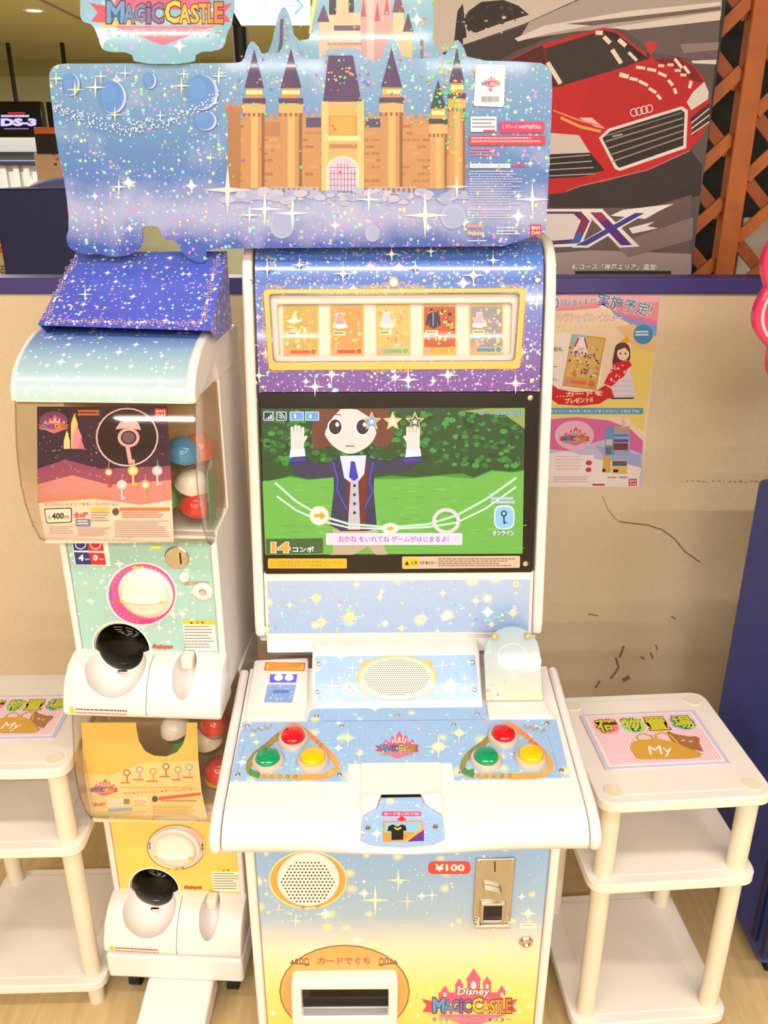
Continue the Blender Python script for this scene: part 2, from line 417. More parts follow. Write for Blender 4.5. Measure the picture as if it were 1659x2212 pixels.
def screw(P, u, v, r, parent, off=.001, m='chrome'):
    c = P.px(u, v, off); return mk('screw', lathe(c, P.n, [(0, 0), (r, 0), (r, .0012), (r * .75, .0026), (r * .35, .0028), (r * .3, .0016), (0, .0016)], 14), M[m], parent, smooth=30)
def logo(p, x, y, w, sub='キラキラシャイニー★スター', dis=True, back=None):
    """pink castle, ribbon and lettering; x, y = centre, w = width"""
    k = w / 480.; X = lambda a: x + (a - 1185) * k; Y = lambda b: y + (b - 850) * k
    q = lambda L: [(X(a), Y(b)) for a, b in L]
    if back: p.ell(x, Y(820), 215 * k, 150 * k, back)
    pk = (226, 92, 128)
    p.poly(q([(1030, 890), (1030, 835), (1350, 835), (1350, 890)]), pk)
    for cx, tp, hw, bs in ((1205, 715, 40, 850), (1133, 765, 24, 850), (1272, 755, 24, 850), (1062, 800, 22, 850), (1345, 800, 22, 850)):
        p.poly(q([(cx - hw * .8, bs), (cx - hw * .8, tp + hw * 1.5), (cx - hw, tp + hw * 1.5), (cx, tp), (cx + hw, tp + hw * 1.5), (cx + hw * .8, tp + hw * 1.5), (cx + hw * .8, bs)]), pk)
        p.ell(X(cx), Y(tp + hw * 2.1), hw * .35 * k, hw * .5 * k, (252, 236, 226), 10)
    p.poly(q([(1020, 945), (1370, 945), (1190, 1010)]), (232, 110, 140))
    p.poly(q([(945, 868), (1010, 880), (1010, 935), (950, 930), (972, 900)]), (214, 70, 96)); p.poly(q([(1425, 868), (1360, 880), (1360, 935), (1420, 930), (1398, 900)]), (214, 70, 96))
    p.poly(q([(985, 935), (1190, 912), (1385, 930), (1385, 946), (1190, 928), (985, 952)]), (244, 190, 96))
    for i, (ch, a0, a1, t, c) in enumerate((('M', 1002, 1062, 862, (96, 150, 208)), ('A', 1058, 1096, 872, (96, 138, 200)), ('G', 1096, 1134, 870, (120, 110, 176)), ('i', 1136, 1150, 866, (128, 98, 166)), ('C', 1152, 1194, 868, (128, 98, 166)),
                                           ('C', 1198, 1250, 860, (248, 196, 60)), ('A', 1246, 1284, 872, (248, 182, 56)), ('S', 1284, 1314, 872, (246, 170, 52)), ('T', 1312, 1344, 870, (242, 152, 50)), ('L', 1342, 1366, 870, (238, 136, 50)), ('E', 1364, 1394, 866, (234, 120, 50)))):
        p.text(ch, (X(a0), Y(t), X(a1), Y(936)), c, .03, outline=(84, 46, 60), ow=.05)
    if dis: p.text('Disney', (X(1122), Y(812), X(1286), Y(856)), (252, 246, 240), .02, .2, outline=(120, 60, 80), ow=.05)
    if sub: p.text(sub, (X(998), Y(954), X(1390), Y(984)), (112, 66, 96), .012, outline=(252, 246, 246), ow=.03)

# ================================================================== the room
mat('floor_vinyl', (214, 184, 132), .35, noise=.12, nscale=5)
nt = M['floor_vinyl'].node_tree                      # long faint grain in the vinyl
_tc = N(nt, 'ShaderNodeTexCoord'); _mp = N(nt, 'ShaderNodeMapping'); _mp.inputs['Scale'].default_value = (14, 1.6, 1); nt.links.new(_tc.outputs['Object'], _mp.inputs[0])
_n2 = [n for n in nt.nodes if n.type == 'TEX_NOISE'][0]; nt.links.new(_mp.outputs[0], _n2.inputs['Vector'])
mat('partition', (234, 214, 180), .7, noise=.04, nscale=120, bump=.25)
mat('base_dark', (40, 44, 70), .6, noise=.05)
X0, X1, Y0, Y1 = -8.5, 6.5, -10.0, 11.6
struct(mk('floor', box(W0, X0, X1, Y0, Y1, -.05, 0), M['floor_vinyl'], smooth=None))
ceil = struct(mk('ceiling', box(W0, X0, X1, Y0, Y1, CEIL_Z, CEIL_Z + .1), M['ceiling'], smooth=None))
struct(mk('wall_back', box(W0, X0, X1, Y1, Y1 + .1, 0, CEIL_Z), M['far_wall'], smooth=None))
struct(mk('wall_left', box(W0, X0 - .1, X0, Y0, Y1, 0, CEIL_Z), M['room_wall'], smooth=None))
struct(mk('wall_right', box(W0, X1, X1 + .1, Y0, Y1, 0, CEIL_Z), M['room_wall'], smooth=None))
struct(mk('wall_front', box(W0, X0, X1, Y0 - .1, Y0, 0, CEIL_Z), M['room_wall'], smooth=None))
struct(mk('trim_1', box(W0, X0, X1, Y1 - .25, Y1, 2.80, CEIL_Z), M['ceiling'], smooth=None))        # dropped beam across the hall
struct(mk('trim_2', box(W0, X0, -1.2, Y1 - .04, Y1, 1.95, 2.12), M['far_wall'], smooth=None))

# low partition behind the machines
PY = 2.35
part = struct(mk('wall_partition', box(W0, -2.6, 1.9, PY, PY + .06, 0, 1.462), M['partition'], smooth=None))
struct(mk('trim_3', box(W0, -2.6, 1.9, PY - .012, PY + .072, 1.460, 1.503), M['blue_rail'], bevel=.004))
struct(mk('baseboard_partition', box(W0, -2.6, 1.9, PY - .008, PY, 0, .07), M['base_dark'], smooth=None))
PW = Pl((0, PY, 0), (1, 0, 0), (0, 0, 1))
pr = Print(PW, .0003); sc = (150, 128, 96)                       # scuffs and an old drawn crack line
for pts, wd in (([(1301, 1072), (1312, 1098), (1326, 1118), (1338, 1126)], 2.2), ([(1338, 1127), (1362, 1130), (1398, 1134), (1430, 1144), (1455, 1162), (1480, 1192), (1512, 1214)], 3.2),
                ([(1240, 1038), (1390, 1040)], .0), ([(1330, 1420), (1336, 1440), (1330, 1452), (1318, 1466)], 5), ([(1348, 1395), (1338, 1420)], 5), ([(1405, 1410), (1410, 1422)], 4), ([(1384, 1418), (1392, 1424)], 4), ([(1345, 1470), (1360, 1462)], 9),
                ([(1416, 1392), (1420, 1404)], 3), ([(1270, 1326), (1292, 1330)], 3), ([(1450, 1330), (1460, 1338)], 3), ([(1286, 1486), (1296, 1470)], 4)):
    if wd: pr.line(pts, wd, sc if wd > 2.5 else (176, 152, 116))
for k in range(16): pr.line([(1470 + k * 11.5, 1040 + random.uniform(-2, 2)), (1470 + k * 11.5 + random.uniform(3, 9), 1040 + random.uniform(-2, 2))], random.uniform(1, 4), (176, 152, 110))
pr.build('scuff_marks', part, 'ink_paper')

# ceiling lamps: housing, two tubes and the light they give
for i, (x, y, pw) in enumerate(FIXTURES):
    where = ['above the capsule machines', 'above the card game cabinet', 'above the right shelf rack', 'first row behind the viewer, left', 'first row behind the viewer, middle', 'first row behind the viewer, right',
             'second row behind the viewer, left', 'second row behind the viewer, middle', 'second row behind the viewer, right', 'third row behind the viewer, left', 'third row behind the viewer, middle', 'third row behind the viewer, right',
             'last row behind the viewer, left', 'last row behind the viewer, right', 'over the shop beyond the partition, left', 'over the far end of the shop', 'above the dark cabinet behind the lattice'][i]
    t = thing('ceiling_lamp', 'white two-tube fluorescent ceiling lamp ' + where, 'ceiling lamp', (x, y, CEIL_Z - .07), 'fluorescent ceiling lamps')
    mk('housing', prism(W0, [(y - .06, CEIL_Z - .04), (y - .1, CEIL_Z), (y + .1, CEIL_Z), (y + .06, CEIL_Z - .04)], x - .62, x + .62), M['lamp_house'], t, smooth=None)
    for s in (-1, 1): mk('tube', tube((x - .59, y + s * .035, CEIL_Z - .055), (x + .59, y + s * .035, CEIL_Z - .055), .013, n=10), M['tube_glow'], t)
    l = bpy.data.lights.new('lamp_light', 'AREA'); l.shape = 'RECTANGLE'; l.size = 1.18; l.size_y = .12; l.energy = pw; l.color = LIGHT_COL
    lo = bpy.data.objects.new('lamp_light', l); COL.objects.link(lo); lo.parent = t; lo.location = (0, 0, -.005)

# ================================================================== card game cabinet
MF = Frame(.033, 1.4, .015)
cab = thing('card_game_cabinet', 'white upright arcade card game cabinet with lit screen and six round buttons', 'arcade machine', MF.p(0, 1.59, 0))
HW = .295
sparkle('front_foil', [(0, (248, 214, 96)), (.28, (248, 222, 130)), (.5, (236, 226, 200)), (.68, (168, 196, 220)), (1, (140, 180, 226))], .1, .58, ((16, .45, .7), (70, .6, .55)), glows=22, rough=.3)
sparkle('deck_foil', [(0, (156, 190, 230)), (1, (156, 190, 230))], 0, 1, ((28, .5, .75), (110, .35, .6)), glit=.05, glows=20, rough=.4, coat=.12)
sparkle('top_foil', [(0, (112, 66, 150)), (.3, (112, 84, 172)), (.62, (90, 112, 196)), (1, (86, 130, 216))], .49, .76, ((24, .55, .8), (105, .2, .75), (60, .4, .6)), glit=.09)
sparkle('strip_foil', [(0, (150, 180, 220)), (1, (168, 190, 226))], .0, .1, ((20, .4, .7), (90, .4, .5)), glit=.05, glows=20)
# --- lower body
mk('lower_body', box(MF, -HW, HW, 1.24, 1.95, .02, .672), M['white'], cab, bevel=.008)
PL = prof_plane(MF, (1.235, 0), (1.235, 1))
door = mk('front_door', slab(PL, rpoly([(-.277, .03), (.277, .03), (.277, .668), (-.277, .668)], .004), .012, .001), M['front_foil'], cab, bevel=.0015)
for s in (-1, 1):
    mk('side_trim', box(MF, min(s * .279, s * .2965), max(s * .279, s * .2965), 1.228, 1.25, .02, .671), M['white'], cab, bevel=.005)
cs2 = (2.304, 500, 1780)
def D2(*L): return [(a / 2.304 + 500, b / 2.304 + 1780) for a, b in L]
pr = Print(PL, .0014, .00001); pr.cs = cs2
pr.ell(381, 275, 196, 146, (240, 226, 150)); pr.ell(381, 275, 188, 138, (226, 168, 80))
pr.build('speaker_ring_print', door)
pr = Print(PL, .0016, .00001); pr.cs = cs2
for a in range(18): pr.spark(170 + a * 26 + random.uniform(-9, 9), 300 + 160 * math.sin(a / 17 * math.pi) ** .8 + random.uniform(-20, 20), 12, (252, 250, 240))
pr.spark(715, 375, 80, (255, 252, 200)); pr.spark(875, 380, 50, (255, 226, 190)); pr.spark(998, 350, 36, (255, 250, 240)); pr.spark(320, 478, 40, (255, 246, 220)); pr.spark(235, 420, 44, (252, 214, 190)); pr.spark(830, 275, 60, (255, 250, 190))
pr.build('star_print', door)['kind'] = 'stuff'
pr = Print(PL, .0016, .00001); pr.cs = cs2
pr.ell(563, 830, 325, 232, (150, 110, 60)); pr.ell(563, 830, 318, 226, (226, 170, 92))
pr.text('カードでぐち', (428, 660, 690, 696), (206, 52, 70), .02)
for s in (-1, 1):
    cx = 560 + s * 190
    for k, r in ((0, 22), (26, 17), (50, 12), (70, 8)): pr.ring(cx + s * (k - 4), 683 - (k % 3) * 2, r * .6, r, 4, (128, 82, 50), 16)
    pr.line([(cx - s * 20, 696), (cx + s * 30, 692), (cx + s * 78, 690)], 6, (128, 82, 50))
pr.build('outlet_print', door)
pr = Print(PL, .0016, .00001); pr.cs = cs2
logo(pr, 1185, 850, 480); pr.build('logo_print', door)
pr = Print(PL, .0022, .00001); pr.cs = cs2
pr.rect(352, 962, 778, 1010, (246, 222, 60)); pr.text('●カードでぐちに足をかけないでください。', (368, 968, 720, 982), (40, 30, 20)); pr.text('●カードでぐちの中に手を入れないでください。', (368, 990, 752, 1003), (40, 30, 20))
pr.build('caution_label', door)
pr = Print(PL, .0016, .00001); pr.cs = cs2
pr.rect(1436, 490, 1514, 516, (245, 240, 230)); pr.rule(1444, 498, 1506, 510, 1, (170, 160, 150))
pr.build('door_sticker', door)
pr = Print(PL, .0016, .00001); pr.cs = cs2; pr.rect(978, 183, 1190, 246, (226, 66, 66), 32); pr.text('¥100', (1012, 196, 1160, 232), (255, 250, 236), .03); pr.build('price_label', door)
# lower speaker
spk = mk('speaker_plate', slab(PL, ellp(PL, *D2((383, 265))[0], 68, 57), .008, .008), M['white'], cab, bevel=.003)
def holes(P, cu, cv, ru, rv, pitch, r, off, parent, row=.87):
    V, Fc = [], []; j = -40
    while j < 41:
        for i in range(-40, 41):
            x = (i + (j % 2) * .5) * pitch; y = j * pitch * row
            if (x / ru) ** 2 + (y / rv) ** 2 < 1:
                n = len(V); V += [P.px(cu + x + r * math.cos(k * math.pi / 3), cv + y + r * .85 * math.sin(k * math.pi / 3), off) for k in range(6)]; Fc.append(tuple(range(n, n + 6)))
        j += 1
    o = mk('grille_hole', (V, Fc), M['dark'], parent, smooth=None); o['kind'] = 'stuff'; return o
holes(PL, *D2((381, 272))[0], 58, 46, 8.0, 2.1, .0084, spk)
for u, v in D2((357, 398), (430, 393)): screw(PL, u, v, .0035, spk, .008)
# coin plate
q = D2((1216, 165), (1412, 160), (1386, 470), (1200, 472))
cp = mk('coin_plate', slab(PL, rpoly(locs(PL, q), .003), .006, .006), M['steel'], cab, bevel=.0012)
mk('coin_slot', slab(PL, locs(PL, D2((1306, 175), (1312, 175), (1312, 226), (1306, 226))), .001, .0066), M['black'], cp, smooth=None)
mk('return_lever', slab(PL, rpoly(locs(PL, D2((1250, 285), (1340, 305), (1348, 345), (1330, 350), (1255, 325))), .004), .012, .018), M['steel'], cp, bevel=.003)
mk('return_frame', ringslab(PL, rpoly(locs(PL, D2((1236, 372), (1362, 370), (1355, 470), (1232, 470))), .004), rpoly(locs(PL, D2((1254, 384), (1342, 383), (1338, 455), (1250, 455))), .002), .008, .013), M['steel'], cp, bevel=.0015)
mk('return_cup', slab(PL, locs(PL, D2((1250, 382), (1345, 382), (1340, 457), (1247, 457))), .001, .0068), M['black'], cp, smooth=None)
mk('return_lip', slab(PL, locs(PL, D2((1205, 472), (1384, 470), (1382, 486), (1208, 488))), .016, .018), M['chrome'], cp, bevel=.002)
for u, v in D2((1232, 178), (1396, 172), (1215, 458), (1370, 456)): screw(PL, u, v, .0035, cp, .006)
lk = mk('door_lock', lathe(PL.px(*D2((1465, 580))[0], .001), PL.n, [(0, 0), (.014, 0), (.014, .004), (.0115, .007), (.008, .007), (.008, .004), (0, .004)], 20), M['chrome'], cab)
# card outlet
o4 = rpoly(locs(PL, D2((300, 728), (828, 722), (824, 955), (308, 960))), .014, 5); i4 = rpoly(locs(PL, D2((352, 772), (780, 770), (780, 902), (358, 905))), .002, 5)
outl = mk('card_outlet_frame', ringslab(PL, o4, i4, .03, .026), M['white'], cab, bevel=.004)
mk('outlet_back', slab(PL, locs(PL, D2((340, 765), (792, 762), (792, 915), (345, 918))), .001, .0025), M['black'], outl, smooth=None)
mk('outlet_ledge', slab(PL, locs(PL, D2((358, 905), (780, 902), (770, 935), (370, 938))), .02, .024), M['white'], outl, bevel=.002)
mk('outlet_flap', slab(PL, locs(PL, D2((385, 776), (772, 774), (770, 826), (388, 830))), .002, .014), M['smoke'], outl, smooth=None)
rf = mk('outlet_card', slab(PL, locs(PL, D2((385, 780), (640, 778), (640, 824), (388, 828))), .001, .006), M['cap_red'], outl, smooth=None)

# --- control deck
def sst(t): t = max(0, min(1, t)); return t * t * (3 - 2 * t)
def deckprof(x, o=0.):
    e = sst(1 - abs(x) / .21)
    A = [(1.53, .672), (1.53, .8013), (1.40, .784), (1.20, .7573), (1.165, .7526), (1.135, .742), (1.120, .727), (1.116, .712), (1.121, .698), (1.14, .687), (1.18, .678), (1.235, .671)]
    B = [(1.53, .672), (1.53, .8013), (1.40, .784), (1.20, .7573), (1.145, .7386), (1.105, .7255), (1.097, .722), (1.094, .717), (1.098, .711), (1.115, .700), (1.16, .688), (1.235, .671)]
    P = [(a[0] + (b[0] - a[0]) * e, a[1] + (b[1] - a[1]) * e) for a, b in zip(A, B)]
    return P
xs = [-.312 + .624 * i / 44 for i in range(45)]; V = []; Fc = []; n = 12
for x in xs: V += [MF.p(x, y, z) for y, z in deckprof(x)]
for i in range(44):
    for j in range(n): a, b = i * n + j, i * n + (j + 1) % n; Fc.append((a, b, b + n, a + n))
Fc += [tuple(range(n)), tuple(range(44 * n, 45 * n))]
deck = mk('control_deck', (V, Fc), M['white'], cab, smooth=50)
for s in (-1, 1):
    pf = [(1.53, .668), (1.53, .8025), (1.20, .7585), (1.163, .7538), (1.133, .7432), (1.118, .728), (1.1135, .712), (1.119, .697), (1.139, .685), (1.18, .675)]
    mk('deck_side', prism(MF, pf, min(s * .3145, s * .334), max(s * .3145, s * .334)), M['white'], cab, bevel=.007, seg=3, smooth=60)
PD = prof_plane(MF, (1.20, .7573), (1.40, .784))
def D1(*L): return [(a / 2.023 + 460, b / 2.023 + 1340) for a, b in L]
bp = mk('button_panel', slab(PD, locs(PD, D1((130, 450), (1500, 440), (1558, 690), (1058, 703), (1045, 625), (590, 630), (583, 708), (75, 705))), .003, .0032), M['deck_foil'], cab, smooth=None)
pr = Print(PD, .0035, .00001); pr.cs = (2.023, 460, 1340)
gold = (214, 168, 96)
def button_frame(ox, oy, k):
    T = lambda L: [(ox + a * k, oy + b * k) for a, b in L]
    # three rounded arms around the buttons: orange right, green left, red-orange top
    pr.line(T([(-62, 38), (-110, 82), (-170, 128), (-194, 160), (-200, 190), (-186, 210), (-150, 222)]), 26, (150, 140, 70))
    pr.line(T([(-150, 222), (0, 226), (80, 224)]), 22, (196, 178, 110)); pr.line(T([(-196, 196), (-150, 222)]), 18, (70, 140, 84))
    pr.line(T([(0, 226), (120, 224), (162, 212), (184, 190), (186, 168), (160, 128)]), 26, (246, 164, 84))
    pr.line(T([(160, 128), (120, 88), (64, 36), (20, 4), (0, -2), (-20, 4), (-62, 38)]), 22, (240, 150, 96))
    for i in range(5):
        for (px_, py_) in T([(-70 - 22 * i, 44 + 18 * i), (46 + 18 * i, 22 + 16 * i), (-130 + 34 * i, 224)]): pr.ring(px_, py_, 8, 8, 3, (232, 96, 60) if i < 3 else (120, 110, 50), 10)
    pr.poly(T([(150, 185), (186, 206), (150, 226)]), (250, 180, 110)); pr.poly(T([(-210, 208), (-150, 192), (-150, 226)]), (76, 148, 90))
button_frame(355, 465, 1.0); button_frame(1290, 462, 1.0)
logo(pr, 806, 545, 195)
for x, y, r in ((985, 560, 60), (590, 522, 44), (1075, 500, 44), (640, 590, 30), (450, 600, 22), (190, 540, 26)): pr.ell(x, y, r * .5, r * .35, (214, 222, 200)); pr.spark(x, y, r, (252, 246, 190))
for s, cx in ((1, 190), (-1, 1425)):
    for k in range(7): pr.ring(cx + s * (k * 14 - 20), 486 - k * 3 + (k % 2) * 8, 7, 6, 2.5, (196, 150, 110), 10)
    for k in range(12): pr.ell(cx - s * 40 + s * -4 * k, 515 + k * 14, 2.2, 2.2, (150, 140, 150), 6)
pr.build('button_print', bp)
for u, v in D1((152, 466), (563, 466), (1052, 461), (1458, 455), (110, 680), (553, 680), (1083, 672), (1522, 662)): screw(PD, u, v, .0045, bp, .0032)
for i, (x, y, m, nm) in enumerate(((352, 515, 'red_btn', 'red'), (241, 609, 'green_btn', 'green'), (437, 608, 'yellow_btn', 'yellow'), (1268, 505, 'red_btn', 'red'), (1192, 604, 'green_btn', 'green'), (1386, 597, 'yellow_btn', 'yellow'))):
    c = PD.px(*D1((x, y + 12))[0], .0032)
    b = mk('push_button', lathe(c, PD.n, [(0, .006), (.0222, .006), (.0222, .011), (.0205, .0155), (.016, .0185), (.008, .0202), (0, .0206)], 28), M[m], cab, label=nm + ' domed push button')
    mk('bezel', lathe(c, PD.n, [(.0225, 0), (.0298, 0), (.0295, .004), (.0262, .0085), (.0228, .0095), (.0222, .006), (.0225, 0)], 28), M['btn_rim'], b)
# logo strip between speaker and buttons
stp = mk('screw_strip', slab(PD, locs(PD, D1((428, 385), (1190, 372), (1198, 436), (412, 444))), .003, .003), M['deck_foil'], cab, smooth=None)
for u, v in D1((453, 423), (806, 420), (1155, 413)): screw(PD, u, v, .0045, stp, .003)
# speaker box
PS = prof_plane(MF, (1.408, .79), (1.49, .8625))
a0 = PS.loc(*D1((428, 378))[0])[0]; a1 = PS.loc(*D1((1180, 372))[0])[0]
sb = mk('speaker_box', prism(MF, [(1.402, .78), (1.405, .787), (1.488, .862), (1.496, .866), (1.545, .866), (1.545, .78)], a0, a1), M['white'], cab, bevel=.006, seg=3)
spn = mk('speaker_panel', slab(PS, rpoly(locs(PS, D1((446, 158), (1146, 152), (1166, 345), (446, 356))), .004), .003, .0015), M['deck_foil'], sb, smooth=None)
pr = Print(PS, .0018); pr.cs = (2.023, 460, 1340)
for s in (-1, 1):
    for t in (-1, 1):
        for k in range(6): pr.ring(803 + s * (148 - k * 5), 252 + t * (62 + k * 3 - (k % 2) * 10), 13, 9, 5, (236, 178, 110), 12)
pr.ell(803, 253, 176, 98, (238, 188, 120)); pr.ell(803, 253, 164, 92, (250, 214, 170))
for x, y, r in ((1040, 280, 55), (520, 290, 50), (610, 210, 30), (1000, 200, 30)): pr.spark(x, y, r, (252, 246, 226))
pr.build('speaker_print', spn)['kind'] = 'stuff'
for u, v in D1((463, 193), (458, 315), (1134, 185), (1143, 305)): screw(PS, u, v, .0045, spn, .0016)
gr = mk('speaker_grille', slab(PS, ellp(PS, *D1((803, 252))[0], 74, 42, 40), .003, .0045), M['grille'], sb, bevel=.0012)
holes(PS, *D1((803, 252))[0], 70, 39, 4.6, 1.25, .0047, gr, .9)
# scanner block at left
sc_ = mk('scanner_block', slab(PD, rpoly(locs(PD, D1((182, 182), (418, 170), (414, 372), (404, 438), (138, 443))), .006), .008, .006), M['white'], cab, bevel=.003)
pr = Print(PD, .0064); pr.cs = (2.023, 460, 1340)
pr.quad((232, 194), (404, 196), (400, 231), (224, 229), (232, 60, 40)); pr.quad((237, 198), (399, 200), (396, 227), (230, 225), (250, 200, 70))
pr.rule(246, 203, 390, 224, 3, (224, 90, 50), .6)
pr.quad((240, 246), (372, 246), (366, 288), (240, 288), (226, 214, 214))
pr.quad((240, 292), (364, 292), (346, 370), (224, 368), (130, 165, 222))
for k in range(26): pr.spark(random.uniform(235, 350), random.uniform(300, 362), 7, (240, 244, 250))
pr.rule(262, 318, 342, 334, 2, (90, 120, 186), .6)
pr.build('scanner_print', sc_)
win = mk('scanner_window', slab(PD, locs(PD, D1((252, 250), (368, 250), (363, 282), (250, 282))), .004, .009), M['violet_led'], sc_, smooth=None)
for x in (288, 334): mk('lamp_lens', lathe(PD.px(*D1((x, 265))[0], .009), PD.n, [(0, 0), (.0085, 0), (.007, .003), (0, .004)], 16), M['led'], win)
# card slot hood and tongue
mk('slot_hood', slab(PD, rpoly(locs(PD, D1((648, 628), (992, 624), (996, 768), (645, 772))), .002), .03, .004), M['white'], cab, bevel=.002)
PT = prof_plane(MF, (1.195, .757), (1.10, .728)); PT = Pl(PT.o, MF.ex(), -PT.ey)
tg = mk('slot_tongue', slab(PT, locs(PT, D1((735, 778), (908, 775), (928, 815), (1003, 862), (1014, 958), (960, 982), (830, 992), (700, 985), (645, 966), (652, 866), (718, 826))), .003, .0035), M['deck_foil'], cab, smooth=None)
mk('card_slot', slab(PT, locs(PT, D1((736, 770), (907, 768), (909, 779), (734, 782))), .001, .006), M['black'], tg, smooth=None)
for L in (((648, 775), (732, 778), (716, 826), (652, 862)), ((910, 775), (996, 768), (1004, 858), (928, 814))):
    mk('slot_guide', slab(PT, rpoly(locs(PT, D1(*L)), .004), .02, .012), M['white'], cab, bevel=.004, seg=3)
pr = Print(PT, .0039); pr.cs = (2.023, 460, 1340)
pr.rect(738, 841, 910, 861, (226, 70, 120), 10); pr.text('カードをいれてね!', (748, 845, 902, 857), (255, 250, 250), .02)
pr.poly([(825, 860), (848, 878), (834, 878), (834, 890), (816, 890), (816, 878), (802, 878)], (214, 40, 60))
pr.quad((742, 884), (914, 880), (922, 970), (742, 974), (214, 150, 70)); pr.quad((750, 890), (908, 886), (914, 930), (750, 934), (150, 190, 220))
pr.poly([(850, 972), (922, 920), (922, 970)], (110, 50, 140)); pr.line([(840, 972), (922, 908)], 10, (232, 180, 60))
pr.poly([(768, 905), (786, 898), (806, 908), (826, 897), (842, 904), (846, 924), (832, 926), (832, 964), (780, 966), (780, 928), (762, 926)], (30, 28, 32)); pr.line([(792, 912), (806, 920), (822, 912)], 8, (232, 190, 60))
pr.build('tongue_print', tg)
for u, v in D1((677, 913), (972, 908)): screw(PT, u, v, .0045, tg, .0036)
# key holder plate
PA = prof_plane(MF, (1.41, .80), (1.47, .933))
sparkle('holder_foil', [(0, (228, 230, 214)), (.35, (190, 212, 226)), (1, (158, 194, 230))], .01, .15, ((40, .6, .5),), glit=.02)
arch = [(1194, 352), (1184, 150)] + [(1308 + 122 * math.cos(math.radians(180 - a)), 148 - 122 * math.sin(math.radians(a))) for a in range(15, 180, 15)] + [(1430, 148), (1442, 350)]
hp = mk('key_holder_plate', slab(PA, locs(PA, D1(*arch)), .004, 0), M['holder_foil'], cab, bevel=.0012)
mk('acrylic_cover', slab(PA, locs(PA, D1(*arch)), .0025, .006), M['clear'], hp, smooth=None)
pr = Print(PA, .0004); pr.cs = (2.023, 460, 1340)
pr.ring(1308, 160, 66, 60, 4, (226, 236, 240)); pr.line([(1308, 220), (1312, 268)], 14, (226, 236, 240)); pr.rect(1310, 232, 1334, 268, (214, 228, 236), 4)
for k in range(3): pr.line([(1196, 130 + 7 * k), (1216, 128 + 7 * k)], 3, (244, 248, 250)); pr.line([(1392, 132 + 7 * k), (1420, 134 + 7 * k)], 3, (244, 248, 250))
pr.build('holder_print', hp)
for u, v in D1((1230, 70), (1374, 68)): screw(PA, u, v, .006, hp, .006, 'gold')
mk('key_holder_foot', slab(PD, rpoly(locs(PD, D1((1190, 345), (1440, 340), (1475, 432), (1204, 436))), .004), .02, .01), M['white'], cab, bevel=.004)
mk('key_holder_rail', slab(PD, locs(PD, D1((1200, 350), (1440, 345), (1442, 356), (1390, 362), (1380, 354), (1330, 362), (1310, 354), (1270, 364), (1240, 358), (1205, 362))), .006, .016), M['white_warm'], cab, bevel=.001)
mk('deck_block', slab(PD, rpoly(locs(PD, D1((1204, 395), (1472, 390), (1492, 438), (1206, 440))), .003), .004, .005), M['white'], cab, bevel=.001)

# --- upper body
PU = prof_plane(MF, (1.531, .882), (1.647, 1.586))
dn = (.9866, -.1626)                                    # into the cabinet, across the tilted front (y, z)
def up(b, d=0.): return (1.531 + .1626 * b + dn[0] * d, .882 + .9866 * b + dn[1] * d)
topc = [up(.70), (1.655, 1.602), (1.668, 1.622), (1.690, 1.638), (1.720, 1.647), (1.76, 1.65)]
body = [up(-.005, .03), up(.69, .03), (1.69, 1.60), (1.73, 1.635), (1.78, 1.642), (1.95, 1.642), (1.95, .79), (1.60, .79), (1.575, .83)]
mk('upper_body', prism(MF, body, -.276, .276), M['white'], cab, smooth=30)
for s in (-1, 1):
    sp = [up(-.012, .06), up(-.012, .02), up(.0, -.004), up(.03, -.012), up(.66, -.012), up(.70, -.008), (1.650, 1.612), (1.668, 1.632), (1.70, 1.648), (1.76, 1.655), (1.95, 1.655), (1.95, .83), (1.62, .83), (1.575, .84)]
    mk('side_panel', prism(MF, sp, min(s * .2765, s * .2965), max(s * .2765, s * .2965)), M['white'], cab, bevel=.006, seg=3, smooth=50)
mk('chin', slab(PU, [(-.276, -.045), (.276, -.045), (.276, .004), (-.276, .004)], .03, -.012), M['white'], cab, bevel=.003)
# character strip panel, screen bezel, card window panel
def U(*L): return locs(PU, L)
b_str0, b_str1 = PU.loc(850, 1368)[1], PU.loc(850, 1240)[1]
sparkle('strip_foil', [(0, (150, 180, 220)), (1, (168, 190, 226))], b_str0, b_str1, ((20, .4, .7), (90, .4, .5)), glit=.05, glows=20)
mk('strip_backing', slab(PU, [(-.2755, b_str0 - .004), (.2755, b_str0 - .004), (.2755, b_str1 + .004), (-.2755, b_str1 + .004)], .03, -.002), M['white'], cab, smooth=None)
st = mk('lower_art_strip', slab(PU, [(-.268, b_str0 + .003), (.268, b_str0 + .003), (.268, b_str1 - .014), (-.268, b_str1 - .014)], .004, .003), M['strip_foil'], cab, bevel=.001)
pr = Print(PU, .0034, .00001); pr.cs = (2.37, 500, 820)
for x, y, r, c in ((430, 1115, 42, (255, 232, 130)), (605, 1210, 60, (255, 226, 120)), (460, 1240, 56, (255, 206, 170)), (980, 1220, 46, (255, 206, 190)), (1250, 1130, 36, (255, 220, 190)), (640, 1045, 30, (250, 240, 190)), (870, 1270, 34, (250, 236, 160)), (1455, 1045, 40, (255, 196, 150)), (1440, 1190, 46, (255, 214, 180)), (180, 1275, 40, (255, 226, 130)), (300, 1150, 30, (255, 220, 200)), (1080, 1090, 30, (255, 230, 210)), (760, 1110, 32, (255, 226, 200)), (1330, 1250, 34, (255, 230, 190))):
    pr.ell(x, y, r * .4, r * .4, (226, 220, 200)); pr.spark(x, y, r, c)
pr.build('strip_print', st)['kind'] = 'stuff'
b_sc0, b_sc1 = PU.loc(850, 1238)[1], PU.loc(850, 847)[1]
